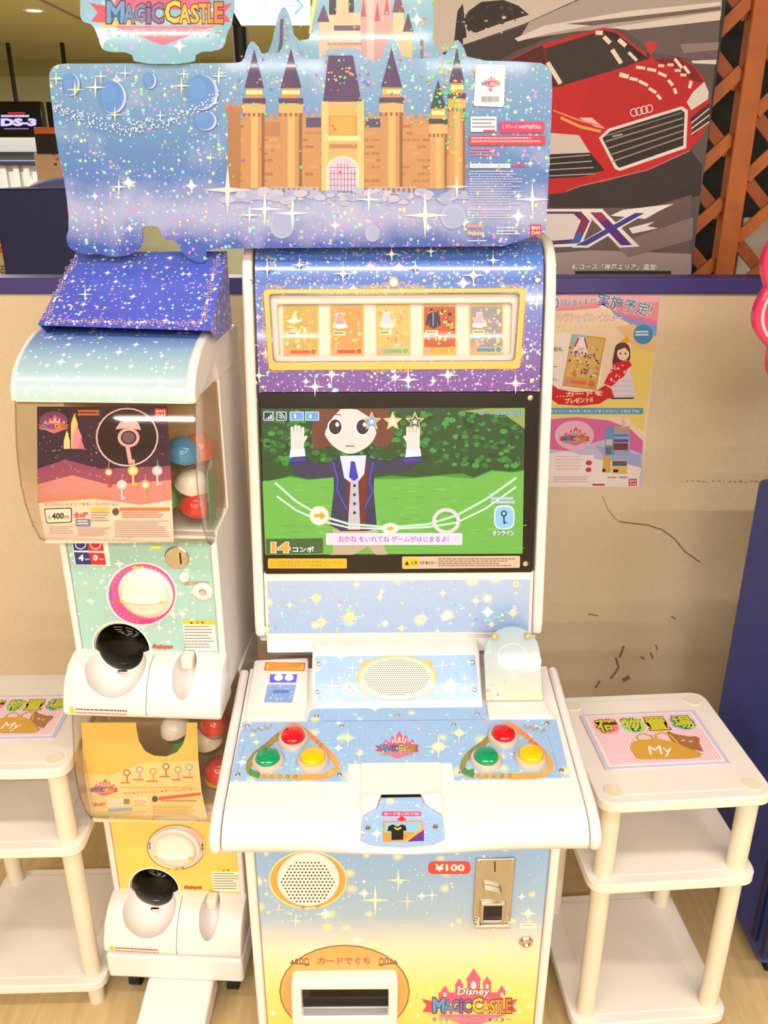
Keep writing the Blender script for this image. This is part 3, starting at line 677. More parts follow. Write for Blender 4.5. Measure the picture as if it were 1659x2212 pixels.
bez = mk('screen_bezel', slab(PU, rpoly([(-.272, b_sc0), (.272, b_sc0), (.272, b_sc1), (-.272, b_sc1)], .003), .03, .001), M['black'], cab, bevel=.001)
for u, v in ((551, 863), (1145, 859), (563, 1221), (1135, 1217)): screw(PU, u, v, .006, bez, .001)
pr = Print(PU, .0013); pr.cs = (2.37, 500, 820)
pr.rect(187, 915, 591, 966, (232, 188, 44), 8)
pr.text('ゲームをするときは、がめんにちかづきすぎないようにしましょう。', (202, 926, 574, 940), (60, 46, 20)); pr.text('きぶんがわるくなったら すぐにゲームをやめましょう。', (202, 943, 502, 957), (60, 46, 20))
pr.quad((873, 905), (1477, 901), (1476, 962), (874, 968), (214, 196, 176), 8); pr.quad((880, 911), (956, 911), (956, 960), (880, 961), (244, 200, 30), 4)
pr.poly([(886, 948), (898, 926), (910, 948)], (30, 26, 20)); pr.text('注 意', (916, 928, 950, 946), (40, 34, 20), .02); pr.text('保護者の方へ', (962, 928, 1050, 946), (50, 44, 40), .02); pr.rule(1058, 914, 1466, 960, 4, (120, 104, 96))
pr.build('warning_stickers', bez)
# the lit game picture
scr = Print(PU, .0018, .000006); scr.cs = (2.37, 500, 820); S = scr
S.quad((152, 148), (1502, 142), (1488, 888), (175, 893), (70, 150, 60))
S.poly([(152, 148), (1502, 142), (1496, 460), (1440, 470), (1330, 462), (1240, 500), (1180, 478), (1060, 488), (940, 500), (820, 490), (700, 505), (560, 492), (400, 510), (300, 490), (200, 520), (160, 512)], (36, 78, 32))
for i in range(520):
    x = random.uniform(165, 1485); y = random.uniform(160, 440); r = random.uniform(8, 24)
    S.poly([(x + r * math.cos(k * 1.256 + i), y + r * .7 * math.sin(k * 1.256 + i)) for k in range(5)], random.choice([(46, 120, 44), (60, 140, 50), (30, 80, 34), (70, 156, 60), (24, 60, 28), (40, 100, 40)]))
S.poly([(1180, 160), (1300, 146), (1500, 144), (1499, 250), (1400, 180), (1280, 172)], (150, 170, 80))
S.poly([(160, 520), (300, 498), (400, 512), (560, 495), (700, 508), (900, 505), (1060, 492), (1240, 505), (1330, 466), (1440, 474), (1495, 464), (1488, 888), (175, 893)], (116, 188, 76))
for i in range(170):
    x = random.uniform(185, 1470); y = random.uniform(530, 870); S.poly([(x, y), (x + random.uniform(30, 90), y + random.uniform(-3, 3)), (x + random.uniform(20, 60), y + random.uniform(4, 9))], random.choice([(128, 200, 86), (104, 180, 66), (138, 206, 96), (100, 174, 64)]))
# player figure in a suit with raised hands
hair = (118, 60, 42); skin = (248, 226, 214); suit = (52, 50, 84); suit2 = (40, 38, 66)
S.poly([(420, 150), (640, 148), (800, 150), (835, 290), (790, 350), (700, 320), (480, 340), (430, 360), (410, 300)], hair)
S.poly([(520, 880), (500, 893), (620, 893), (700, 850), (740, 893), (800, 892), (740, 760), (520, 760)], (206, 178, 150))
S.poly([(300, 400), (380, 390), (430, 440), (560, 400), (610, 470), (540, 500), (370, 498), (310, 460)], suit, 1); S.poly([(960, 392), (880, 385), (820, 420), (700, 395), (660, 460), (760, 470), (900, 468), (950, 430)], suit, 1)
S.poly([(520, 410), (560, 392), (700, 388), (735, 410), (728, 560), (745, 760), (690, 772), (560, 772), (505, 740), (525, 560)], suit)
S.poly([(560, 395), (690, 390), (700, 500), (680, 770), (596, 772), (590, 520)], (118, 36, 32)); S.poly([(556, 388), (690, 385), (680, 480), (632, 540), (578, 500)], (226, 232, 250)); S.poly([(612, 500), (648, 500), (660, 764), (596, 764)], (206, 200, 206))
S.poly([(612, 415), (632, 418), (650, 500), (626, 516), (602, 496)], (64, 46, 190))
for k in range(4): S.ell(630, 540 + 46 * k, 8, 8, (50, 40, 50), 10)
S.line([(520, 420), (545, 510), (540, 560), (590, 660)], 7, (84, 70, 220)); S.line([(725, 420), (706, 520), (722, 570), (682, 655)], 7, (84, 70, 220))
for hx, s in ((340, 1), (930, -1)):
    S.poly([(hx - 42, 395), (hx + 40, 390), (hx + 36, 350), (hx - 36, 352)], (236, 240, 252)); S.line([(hx - 46, 412), (hx + 44, 404)], 14, (70, 56, 190))
    S.poly([(hx - 34, 355), (hx - 36, 270), (hx + 34, 268), (hx + 32, 355)], skin)
    for k in range(4): S.poly(rpoly([(hx - 36 + 18 * k, 285), (hx - 36 + 18 * k, 228 + abs(k - 1.4) * 8), (hx - 20 + 18 * k, 228 + abs(k - 1.4) * 8), (hx - 20 + 18 * k, 285)], 8), skin)
    S.poly([(hx + s * 26, 335), (hx + s * 52, 290), (hx + s * 42, 282), (hx + s * 22, 305)], skin)
S.poly([(470, 150), (700, 148), (752, 230), (735, 300), (690, 350), (610, 385), (530, 350), (480, 290), (462, 220)], skin, 2)
S.poly([(470, 152), (560, 150), (520, 190), (482, 260), (470, 330), (420, 350), (430, 200)], hair); S.poly([(640, 149), (760, 148), (770, 330), (745, 280), (720, 200)], hair)
for ex_ in (532, 672): S.ell(ex_, 240, 40, 42, (250, 250, 250)); S.ell(ex_, 240, 32, 38, (40, 30, 34)); S.ell(ex_ + 10, 228, 10, 12, (250, 250, 255), 12)
S.line([(498, 186), (528, 176), (562, 180)], 5, (110, 70, 60)); S.line([(585, 338), (630, 338)], 7, (190, 110, 110))
# overlays
for i, x in enumerate((165, 232, 300, 378)):
    wd = 52 if i < 2 else 72; S.rect(x, 162, x + wd, 208, (210, 230, 246), 6); S.rect(x + 5, 166, x + wd - 5, 204, (30, 40, 60) if i < 2 else (110, 170, 230), 4)
for k in range(3): S.rect(178 + 11 * k, 196 - 9 * k, 186 + 11 * k, 200, (230, 240, 250))
for r in (30, 20, 10): S.ring(245, 198, r, r, 5, (230, 240, 250), 10, 270, 360)
S.text('1', (322, 176, 332, 196), (230, 240, 250), .03); S.text('1', (400, 176, 410, 196), (230, 240, 250), .03)
for x, c in ((718, (110, 170, 230)), (825, (236, 216, 180)), (938, (90, 80, 100))): S.star(x, 212, 52, (236, 206, 110)); S.star(x, 214, 38, c); S.star(x, 214, 18, (230, 240, 250))
S.text('0/  1 COIN(S)', (1264, 160, 1486, 184), (150, 200, 236), .02, outline=(60, 90, 120))
for o, wd, cc in ((0, 12, (206, 236, 206)), (46, 9, (226, 244, 226))):
    S.line([(225 + o * .2, 525 + o * 1.5), (330, 618 + o), (450, 690 + o * .6), (600, 735 + o * .4), (800, 752 + o * .2), (1000, 738 + o * .3), (1150, 692 + o * .8), (1300, 610 + o), (1455, 500 + o)], wd, cc)
S.ell(450, 693, 50, 50, (250, 246, 226)); S.ring(450, 693, 50, 50, 8, (236, 226, 190)); S.poly([(425, 684), (456, 684), (456, 668), (484, 693), (456, 716), (456, 702), (425, 702)], (236, 170, 40))
S.ell(812, 758, 44, 28, (250, 246, 226)); S.poly([(795, 752), (815, 752), (815, 742), (834, 758), (815, 770), (795, 766)], (236, 180, 60))
S.ring(1098, 720, 72, 66, 14, (240, 214, 226)); S.ring(1098, 720, 58, 52, 4, (250, 246, 250))
S.rect(485, 782, 1180, 842, (250, 236, 246), 6); S.rect(492, 788, 1172, 836, (246, 226, 240), 5)
S.text('おかね', (548, 796, 642, 828), (230, 90, 170), .03, outline=(255, 250, 255)); S.text('をいれてね ゲームがはじまるよ!', (652, 796, 1110, 828), (190, 110, 190), .03, outline=(255, 250, 255))
S.quad((178, 812), (470, 808), (470, 885), (180, 890), (66, 100, 50)); S.text('14', (206, 828, 300, 882), (250, 170, 60), .05, outline=(255, 246, 226), ow=.04); S.text('コンボ', (314, 850, 424, 880), (246, 246, 240), .03, outline=(60, 60, 60))
S.rect(1342, 640, 1446, 762, (250, 240, 250), 40); S.rect(1348, 648, 1440, 756, (150, 210, 240), 36); S.text('オンライン', (1334, 768, 1446, 794), (250, 250, 250), .04, outline=(110, 100, 170))
S.rule(1326, 598, 1466, 636, 2, (214, 210, 250), .7); S.ring(1392, 682, 16, 16, 7, (30, 40, 70), 16); S.line([(1392, 696), (1394, 736)], 8, (30, 40, 70)); S.line([(1394, 728), (1408, 728)], 6, (30, 40, 70))
pic = scr.build('screen_picture', bez, 'ink_screen')
mk('screen_glass', slab(PU, [(-.27, b_sc0 + .002), (.27, b_sc0 + .002), (.27, b_sc1 - .002), (-.27, b_sc1 - .002)], .0012, .010), M['glass_front'], bez, smooth=None)
# --- card window panel (top, bends back at its upper end)
bt0 = b_sc1 + .001; bt1 = .70
ho = rpoly(locs(PU, [(571, 627), (1133, 624), (1122, 795), (582, 798)][::-1]), .008, 5)
hi = rpoly(locs(PU, [(583, 637), (1121, 634), (1110, 778), (592, 781)][::-1]), .008, 5)
outer = rpoly([(-.272, bt0), (-.272, bt1), (.272, bt1), (.272, bt0)], .0005, 5)
outer = rpoly([(-.272, bt1), (-.272, bt0), (.272, bt0), (.272, bt1)], .0005, 5); ho_l = rpoly(locs(PU, [(583, 637), (592, 781), (1110, 778), (1121, 634)]), .008, 5)
tp = mk('card_window_panel', ringslab(PU, outer, ho_l, .006, .004), M['top_foil'], cab, smooth=None)
L0 = bt1
g = strip(MF, [(1.531 + .1626 * .70 - .0039, .882 + .9866 * .70 + .0006)] + [(y - .003, z + .003) for y, z in topc[1:]], -.272, .272, .005)
mk('curved_top_panel', (g[0], g[1], [(a, b + L0) for a, b in g[2]]), M['top_foil'], cab, smooth=60)
fr = mk('gold_frame', ringslab(PU, rpoly(locs(PU, [(569, 625), (581, 800), (1123, 797), (1136, 622)]), .009, 5), rpoly(locs(PU, [(582, 635), (591, 782), (1111, 779), (1122, 632)]), .008, 5), .004, .0065), M['gold'], tp, bevel=.001)
tray = mk('card_tray', slab(PU, rpoly(locs(PU, [(575, 628), (585, 790), (1118, 787), (1130, 626)]), .006), .004, -.016), M['white'], tp, smooth=None)
mk('tray_lip', ringslab(PU, rpoly(locs(PU, [(578, 630), (588, 788), (1114, 785), (1126, 628)]), .006, 5), rpoly(locs(PU, [(597, 658), (603, 770), (1104, 767), (1108, 655)]), .006, 5), .006, -.006), M['white'], tp, bevel=.003)
mk('window_pane', slab(PU, rpoly(locs(PU, [(581, 634), (590, 783), (1112, 780), (1123, 631)]), .006), .0012, .003), M['glass_front'], tp, smooth=None)
pr = Print(PU, .0045, .00001); pr.cs = (2.2419, 480, 520)
def curl(x, y, s, k=1.):
    for i, (dx, dy, r) in enumerate(((0, 0, 17), (26, 6, 13), (46, 0, 10), (62, 7, 8), (78, 2, 6))): pr.ring(x + s * dx * k, y + dy * k, r * k, r * k, 4.5 * k, (216, 160, 96), 14)
for x, y, s, k in ((230, 222, 1, .9), (790, 222, -1, 1.3), (870, 222, 1, 1.3), (1420, 222, -1, .9), (240, 622, 1, .9), (790, 618, -1, 1), (850, 618, 1, 1), (1400, 612, -1, .9)): curl(x, y, s, k)
for y in range(270, 600, 34):
    pr.ring(200 + (y - 270) * .04, y, 11, 14, 4, (206, 156, 110), 12); pr.ring(1464 - (y - 270) * .06, y, 11, 14, 4, (206, 156, 110), 12)
pr.ell(830, 200, 24, 26, (226, 172, 90)); pr.ell(830, 202, 17, 19, (244, 236, 236)); pr.ell(828, 628, 12, 12, (250, 244, 240), 14)
for x, y, r in ((585, 160, 52), (1215, 168, 60), (935, 130, 40), (220, 135, 50), (530, 648, 50), (900, 672, 56), (1092, 650, 54), (450, 706, 52), (1418, 690, 54), (180, 652, 40), (1520, 305, 36), (820, 66, 40), (1010, 52, 32), (375, 118, 40), (140, 505, 40), (1310, 95, 36)):
    pr.ell(x, y, r * .3, r * .3, (176, 170, 220)); pr.spark(x, y, r, (255, 240, 214))
pr.build('gilt_scroll_print', tp)['kind'] = 'stuff'
for u, v in ((540, 610), (1160, 605), (551, 826), (1148, 822)): screw(PU, u, v, .006, tp, .004)
# the five cards in the window
cards = [(611, 660, 688, 772, 'gold-green card with a white hat picture', (196, 176, 96), (236, 232, 220), (220, 90, 60)), (712, 660, 786, 771, 'gold card with a pink and white dress picture', (206, 158, 90), (240, 160, 180), (220, 70, 70)),
         (812, 658, 886, 770, 'card with a pale blue pinafore dress picture', (222, 190, 120), (190, 214, 244), (120, 180, 160)), (912, 659, 986, 768, 'orange-red card with a dark suit jacket picture', (190, 90, 50), (44, 44, 70), (244, 170, 70)),
         (1013, 659, 1087, 767, 'bluish card with a lilac gown picture', (150, 150, 170), (214, 180, 226), (90, 150, 200))]
PC = Pl(PU.pt(0, 0, -.0155), PU.ex, PU.ey)
for i, (u0, v0, u1, v1, lb, bg, dc, bar) in enumerate(cards):
    q = rpoly(locs(PC, [(u0, v0), (u0 + 2, v1), (u1, v1 - 1), (u1, v0 - 1)]), .0035)
    t = thing('trading_card', lb + (', leftmost in the display window', ', second from left in the window', ', in the middle of the window', ', second from right in the window', ', rightmost in the display window')[i], 'trading card', PC.px((u0 + u1) / 2, v1, .0002), 'game cards in the display window')
    b = mk('card', slab(PC, q, .0008, .0012), M['paper_back'], t, smooth=None)
    p = Print(PC, .0014, .000006); wd, h = u1 - u0, v1 - v0; X = lambda a: u0 + a * wd; Y = lambda b_: v0 + b_ * h
    p.poly(rpoly([(u0, v0), (u0 + 2, v1), (u1, v1 - 1), (u1, v0 - 1)], 5), (214, 190, 110)); p.poly([(X(.05), Y(.03)), (X(.96), Y(.03)), (X(.96), Y(.84)), (X(.06), Y(.84))], bg)
    for k in range(60): p.ell(X(random.uniform(.1, .9)), Y(random.uniform(.08, .8)), random.uniform(1.5, 5), random.uniform(1.5, 5), random.choice([(232, 200, 90), (230, 160, 90), (214, 226, 170), bg, (240, 220, 170), dc]), 7)
    if i == 0: p.poly([(X(.08), Y(.3)), (X(.24), Y(.26)), (X(.34), Y(.1)), (X(.42), Y(.26)), (X(.56), Y(.3)), (X(.3), Y(.36))], dc)
    elif i == 3: p.poly([(X(.1), Y(.4)), (X(.14), Y(.2)), (X(.24), Y(.14)), (X(.4), Y(.14)), (X(.5), Y(.2)), (X(.54), Y(.4)), (X(.46), Y(.42)), (X(.44), Y(.3)), (X(.44), Y(.44)), (X(.2), Y(.44)), (X(.2), Y(.3)), (X(.16), Y(.42))], dc); p.line([(X(.32), Y(.15)), (X(.32), Y(.42))], 3, (120, 140, 210))
    else: p.poly([(X(.22), Y(.14)), (X(.38), Y(.14)), (X(.4), Y(.24)), (X(.54), Y(.42)), (X(.3), Y(.46)), (X(.08), Y(.42)), (X(.2), Y(.24))], (250, 246, 240)); p.poly([(X(.24), Y(.15)), (X(.36), Y(.15)), (X(.4), Y(.26)), (X(.46), Y(.36)), (X(.14), Y(.36)), (X(.2), Y(.26))], dc)
    p.rect(X(.1), Y(.5), X(.46), Y(.58), (246, 236, 200)); p.rule(X(.13), Y(.52), X(.44), Y(.57), 1, (120, 100, 70), .7)
    p.rect(X(.22), Y(.86), X(.78), Y(.93), bar); p.ell(X(.14), Y(.89), 7, 7, (214, 170, 150), 14); p.ell(X(.86), Y(.89), 8, 8, bar, 14); p.ring(X(.86), Y(.89), 8, 8, 2, (236, 214, 130), 14)
    p.build('card_print', b)

# ================================================================== cardboard topper above both machines
sparkle('sky_foil', [(0, (58, 88, 182)), (.3, (84, 118, 194)), (.6, (90, 136, 194)), (1, (116, 160, 202))], 0, .3, ((17, .6, .62), (60, .35, .6), (110, .5, .6)), glit=.085, cloud=(9, .55, (186, 200, 232), .55), band=(.062, .05, 14))
sparkle('sky_back_foil', [(0, (104, 162, 200)), (1, (120, 176, 204))], 0, .3, ((20, .5, .8), (60, .4, .5)), glit=.05)
PH = prof_plane(MF, (1.630, 1.64), (1.630, 2.0))
TOP = thing('cardboard_topper', 'glittery blue castle-print cardboard sign board across the tops of both machines', 'sign', MF.p(-.1, 1.634, 1.615))
E1 = [(106, 175), (107, 152), (122, 139), (150, 137), (505, 137), (526, 132), (533, 102), (545, 86), (557, 100), (566, 118), (580, 112), (600, 118), (612, 98), (627, 80), (641, 98), (650, 126), (690, 130), (700, 112), (712, 105), (772, 105), (784, 114), (792, 130), (822, 130), (834, 96), (847, 79), (860, 96), (870, 127), (958, 126), (974, 98), (987, 83), (1000, 98), (1012, 130), (1160, 134), (1184, 142), (1194, 164), (1190, 290), (1184, 412), (1177, 531), (820, 534), (500, 537), (446, 538), (446, 560), (436, 570), (412, 562), (394, 546), (380, 520), (350, 516), (345, 492), (330, 487), (306, 490), (309, 520), (300, 540), (276, 552), (240, 556), (214, 548), (180, 550), (150, 538), (142, 516), (150, 490), (142, 405), (120, 300)]
tb = mk('front_board', slab(PH, smoothpoly(locs(PH, E1), 1), .006, 0), M['sky_foil'], TOP, smooth=None)
p = Print(PH, .0004, .000004); p.cs = (2.183, 460, 0)
tan, tan2, dkt, pur = (184, 136, 86), (212, 168, 108), (132, 86, 56), (74, 48, 96)
def tower(x, wd, top, bot, cone, col=tan, roof=pur):
    p.poly([(x - wd, bot), (x - wd, top + 60), (x - wd * .82, top + 50), (x - wd * .82, top), (x + wd * .82, top), (x + wd * .82, top + 50), (x + wd, top + 60), (x + wd, bot)], col)
    p.poly([(x - wd * .3, bot), (x - wd * .3, top + 60), (x + wd * .35, top + 60), (x + wd * .35, bot)], tan2); p.rect(x + wd * .72, top + 62, x + wd, bot, dkt)
    p.rect(x - wd * 1.12, top + 48, x + wd * 1.12, top + 72, roof); p.rect(x - wd * 1.1, top + 78, x + wd * 1.1, top + 118, tan2); p.rect(x - wd * .8, top + 10, x + wd * .8, top + 30, (250, 220, 150))
    for k in range(5): p.rect(x - wd * 1.1 + k * wd * .48, top + 118, x - wd * .86 + k * wd * .48, top + 134, dkt)
    if cone: p.poly([(x - wd * .95, top), (x, cone), (x + wd * .95, top)], roof); p.poly([(x, cone), (x + wd * .95, top), (x + wd * .3, top)], (66, 46, 96))
p.rect(70, 560, 1190, 890, tan)
for r in range(9):
    for k in range(23):
        if random.random() < .55: p.rect(74 + k * 48 + (r % 2) * 24, 590 + r * 32, 74 + k * 48 + (r % 2) * 24 + 40, 590 + r * 32 + 12, random.choice([(166, 118, 72), (194, 146, 94), (158, 108, 68)]))
for k in range(29): p.rect(70 + k * 39, 534, 92 + k * 39, 562, tan)
p.rect(70, 500, 130, 890, (162, 110, 70)); [p.rect(58 + 30 * k, 488, 76 + 30 * k, 506, (182, 128, 84)) for k in range(3)]; p.rect(60, 504, 138, 530, (170, 116, 76))
p.rect(240, 575, 320, 640, (170, 116, 80)); p.rect(940, 585, 1050, 640, (190, 136, 90)); p.rect(720, 560, 790, 600, (74, 62, 110)); p.rect(440, 555, 510, 600, (74, 62, 110))
tower(195, 48, 415, 890, 232); tower(368, 52, 415, 890, 230); tower(842, 52, 412, 890, 226); tower(1062, 40, 512, 890, 376, (196, 146, 96), (44, 60, 60)); tower(1150, 38, 392, 890, 226, (196, 140, 92))
p.poly([(545, 262), (660, 262), (700, 480), (520, 480)], pur)                       # gatehouse with a plain hipped roof
for k in range(4): p.line([(556 + 30 * k, 268), (538 + 45 * k, 474)], 5, (70, 46, 98))
p.rect(515, 480, 705, 900, tan2); p.rect(512, 478, 545, 900, (222, 186, 128)); p.rect(680, 478, 712, 900, (222, 186, 128)); p.rect(545, 545, 680, 640, (196, 140, 80)); p.rect(556, 552, 668, 636, (222, 160, 70)); p.rect(540, 640, 690, 664, (240, 212, 160)); p.rect(550, 680, 680, 700, (170, 120, 80))
p.poly([(535, 900), (535, 800)] + [(612 - 77 * math.cos(math.radians(a)), 800 - 66 * math.sin(math.radians(a))) for a in range(0, 181, 15)] + [(690, 900)], (240, 214, 190))
p.poly([(546, 900), (546, 800)] + [(612 - 66 * math.cos(math.radians(a)), 800 - 56 * math.sin(math.radians(a))) for a in range(0, 181, 15)] + [(678, 900)], (206, 186, 214))
for k in range(8): p.line([(556 + 16 * k, 770 if 1 < k < 6 else 800), (556 + 16 * k, 900)], 4, (150, 120, 150))
for k in range(4): p.line([(548, 790 + 28 * k), (678, 790 + 28 * k)], 4, (150, 120, 150))
p.rect(270, 880, 500, 915, (180, 160, 150)); p.rect(740, 880, 960, 915, (180, 160, 150)); [p.rect(280 + 24 * k, 888, 292 + 24 * k, 908, (110, 100, 120)) for k in range(9)]; [p.rect(750 + 24 * k, 888, 762 + 24 * k, 908, (110, 100, 120)) for k in range(9)]
for i in range(120):                                   # cloud bank at the castle's foot
    x = random.uniform(60, 1190); y = random.gauss(925, 14); r = random.uniform(10, 26)
    p.ell(x, y, r * 1.3, r * .7, random.choice([(160, 170, 212), (170, 178, 214), (180, 184, 216), (150, 164, 210), (186, 184, 212)]), 12)
for x, y, rx, ry in ((326, 1050, 62, 75), (752, 1100, 36, 40), (1130, 1020, 60, 60)): p.ell(x, y, rx, ry, (166, 176, 216)); p.ell(x + 6, y + 6, rx * .8, ry * .8, (156, 168, 212))
for x, y, r, c in ((70, 895, 120, (255, 214, 214)), (1000, 1015, 110, (255, 220, 226)), (245, 985, 80, (255, 246, 240)), (375, 1005, 80, (255, 240, 240)), (1505, 940, 80, (250, 246, 255)), (30, 360, 40, (255, 250, 235)), (735, 940, 60, (255, 240, 240)), (1150, 880, 60, (255, 226, 226))): p.spark(x, y, r, c)
for k in range(230):                                   # printed holographic flakes in bright inks over the castle
    t = random.random(); x, y = (random.gauss(1120, 60), random.gauss(430, 120)) if t < .45 else (random.gauss(620, 60), random.gauss(360, 70)) if t < .6 else (random.uniform(80, 1180), random.uniform(260, 880)); r = random.uniform(4, 9); a = random.uniform(0, 6.28)
    p.poly([(x + r * math.cos(a + b_), y + r * math.sin(a + b_)) for b_ in (0, 1.3, 3.14, 4.5)], random.choice([(60, 220, 110), (90, 240, 130), (240, 220, 60), (60, 220, 110), (250, 160, 60)] if x > 900 else [(240, 70, 110), (250, 150, 80), (90, 230, 130), (120, 100, 240), (250, 170, 190)]))
# info column at the right of the board
p.quad((1240, 304), (1378, 308), (1370, 506), (1228, 500), (240, 238, 242), 12); logo(p, 1308, 385, 92, None, False); p.rule(1252, 316, 1290, 326, 1, (230, 130, 170)); p.ell(1308, 424, 9, 9, (226, 110, 150), 10)
x = 1266
while x < 1346: wd = random.uniform(2, 5); p.rect(x, 455, x + wd, 482, (90, 80, 100)); x += wd + random.uniform(2, 4)
p.rect(1214, 550, 1336, 622, (220, 226, 240), 4); p.rule(1222, 560, 1330, 612, 3, (110, 110, 140)); p.rect(1274, 612, 1330, 622, (226, 60, 110))
p.rect(1350, 575, 1562, 626, (226, 44, 100), 8); p.text('1プレイ100円(税込)', (1366, 588, 1546, 610), (252, 220, 230), .02); p.rect(1208, 640, 1566, 684, (222, 50, 80), 6); p.rule(1218, 648, 1556, 678, 2, (250, 190, 200))
p.rule(1210, 698, 1340, 742, 3, (226, 110, 150)); p.rect(1210, 772, 1400, 792, (226, 226, 240)); p.text('キラキラシャイニー★スター', (1222, 776, 1392, 789), (100, 90, 140), .01); p.rule(1416, 772, 1478, 788, 1, (226, 60, 110), .8)
p.rule(1210, 806, 1460, 970, 14, (186, 196, 230), .4); p.rule(1200, 985, 1420, 1036, 4, (196, 200, 232), .4); p.rule(1198, 1058, 1296, 1080, 1, (226, 150, 140), .7); p.text('Gashapon', (1200, 1090, 1276, 1114), (236, 150, 60), .03, outline=(240, 236, 240)); p.rule(1198, 1132, 1308, 1142, 1, (230, 234, 246)); p.rule(1336, 1070, 1450, 1112, 3, (196, 204, 236), .5)
p.rect(1496, 1058, 1546, 1110, (222, 24, 50), 2); p.text('BAN', (1502, 1064, 1540, 1082), (252, 240, 236), .02); p.text('DAI', (1502, 1088, 1540, 1104), (252, 240, 236), .02)
p.cs = (2.9625, 0, 0)                                   # left part: round bubbles and streaks of stars
for x, y, rx, ry in ((450, 540, 50, 68), (715, 620, 80, 100), (955, 515, 36, 48), (1285, 590, 95, 108), (1310, 770, 64, 60)):
    p.ell(x + 10, y + 4, rx * 1.1, ry * 1.04, (176, 196, 232)); p.ell(x, y, rx, ry, (86, 136, 208)); p.ell(x - rx * .2, y - ry * .2, rx * .6, ry * .6, (92, 144, 212))
for k in range(260):
    t = random.random(); x = 345 + 1060 * t; y = 680 + 150 * math.sin(math.pi * (t * 1.0)) - 60 * t * t + random.gauss(0, 22); p.ell(x, y, 5, 5, (226, 230, 244), 6)
for x, y, r, c in ((365, 505, 50, (255, 240, 215)), (485, 575, 64, (255, 236, 170)), (615, 560, 70, (255, 240, 235)), (805, 470, 46, (255, 246, 240)), (1165, 550, 62, (255, 240, 190)), (740, 735, 56, (255, 240, 190)), (650, 490, 44, (255, 240, 230)), (1180, 475, 44, (255, 246, 240)), (1400, 490, 44, (250, 246, 245)), (765, 1195, 60, (246, 246, 255)), (1030, 740, 40, (240, 246, 255)), (1600, 1375, 70, (250, 240, 250)), (1350, 1010, 36, (255, 240, 200))): p.spark(x, y, r, c)
p.build('castle_print', tb)
# rear layer with upper towers, raised logo sign
PH2 = prof_plane(MF, (1.715, 1.64), (1.715, 2.0))
E2 = [(560, 150), (586, 100), (598, 40), (611, 10), (626, 30), (638, 90), (676, 82), (678, -40), (925, -40), (938, 30), (934, 95), (960, 120), (1000, 150)]
rb = mk('rear_board', slab(PH2, smoothpoly(locs(PH2, E2), 1), .006, 0), M['sky_back_foil'], TOP, smooth=None)
p = Print(PH2, .0004, .000008); p.cs = (2.183, 460, 0); pk = (222, 170, 170)
p.rect(500, 100, 920, 320, (226, 186, 160)); p.rect(545, 60, 695, 200, (240, 206, 170)); p.rect(570, 120, 695, 145, (110, 76, 130)); p.rect(700, -80, 840, 320, pk); p.rect(725, -80, 760, 320, (240, 200, 190)); p.rect(585, -80, 660, 110, (236, 196, 160)); p.rect(548, -60, 580, 70, (50, 40, 60)); p.rect(640, -60, 665, 60, (60, 50, 80))
p.rect(500, 100, 540, 320, (236, 200, 180)); p.poly([(490, 104), (522, 20), (550, 104)], (110, 66, 110)); p.rect(850, 60, 900, 320, (240, 206, 170)); p.poly([(846, 60), (870, -60), (905, 60)], (120, 70, 110)); p.rect(900, 150, 940, 290, (236, 206, 150)); p.poly([(894, 150), (920, 60), (946, 150)], (90, 56, 90))
for k in range(16): p.rect(540 + 11 * k, 202, 546 + 11 * k, 212, (170, 120, 110))
for x, t in ((710, 20), (775, 40), (820, 10)): p.poly([(x - 14, t + 60), (x, t - 30), (x + 14, t + 60)], (190, 90, 110)); p.rect(x - 10, t + 60, x + 10, 300, (226, 166, 166))
p.line([(325, 90), (322, 200), (305, 290)], 16, (84, 80, 120)); p.poly([(470, 0), (452, 160), (462, 160), (490, 0)], (226, 226, 130)); p.line([(985, 170), (985, 290)], 14, (130, 110, 130))
for k in range(60): p.spark(random.uniform(280, 1020), random.uniform(20, 280), random.uniform(6, 18), random.choice([(255, 250, 250), (90, 220, 110), (255, 200, 110), (240, 110, 150), (250, 240, 200)]))
p.build('rear_print', rb)
PH3 = prof_plane(MF, (1.622, 1.64), (1.622, 2.0))
E3 = [(176, -60), (172, 30), (178, 48), (200, 52), (212, 80), (218, 104), (232, 112), (284, 113), (290, 138), (420, 138), (424, 112), (470, 110), (486, 98), (490, 72), (504, 48), (508, -60)]
lb = mk('logo_sign', slab(PH3, smoothpoly(locs(PH3, E3), 1), .005, 0), M['sky_back_foil'], TOP, smooth=None)
p = Print(PH3, .0004, .00001); logo(p, 348, -5, 308); p.build('logo_print', lb)
for x in (-.2, .2): mk('support_post', box(MF, x - .012, x + .012, 1.637, 1.708, 1.667, 1.80), M['card_board'], TOP, smooth=None)
for x in (-.2, .2): mk('support_foot', box(MF, x - .03, x + .03, 1.637, 1.78, 1.657, 1.667), M['card_board'], TOP, smooth=None)

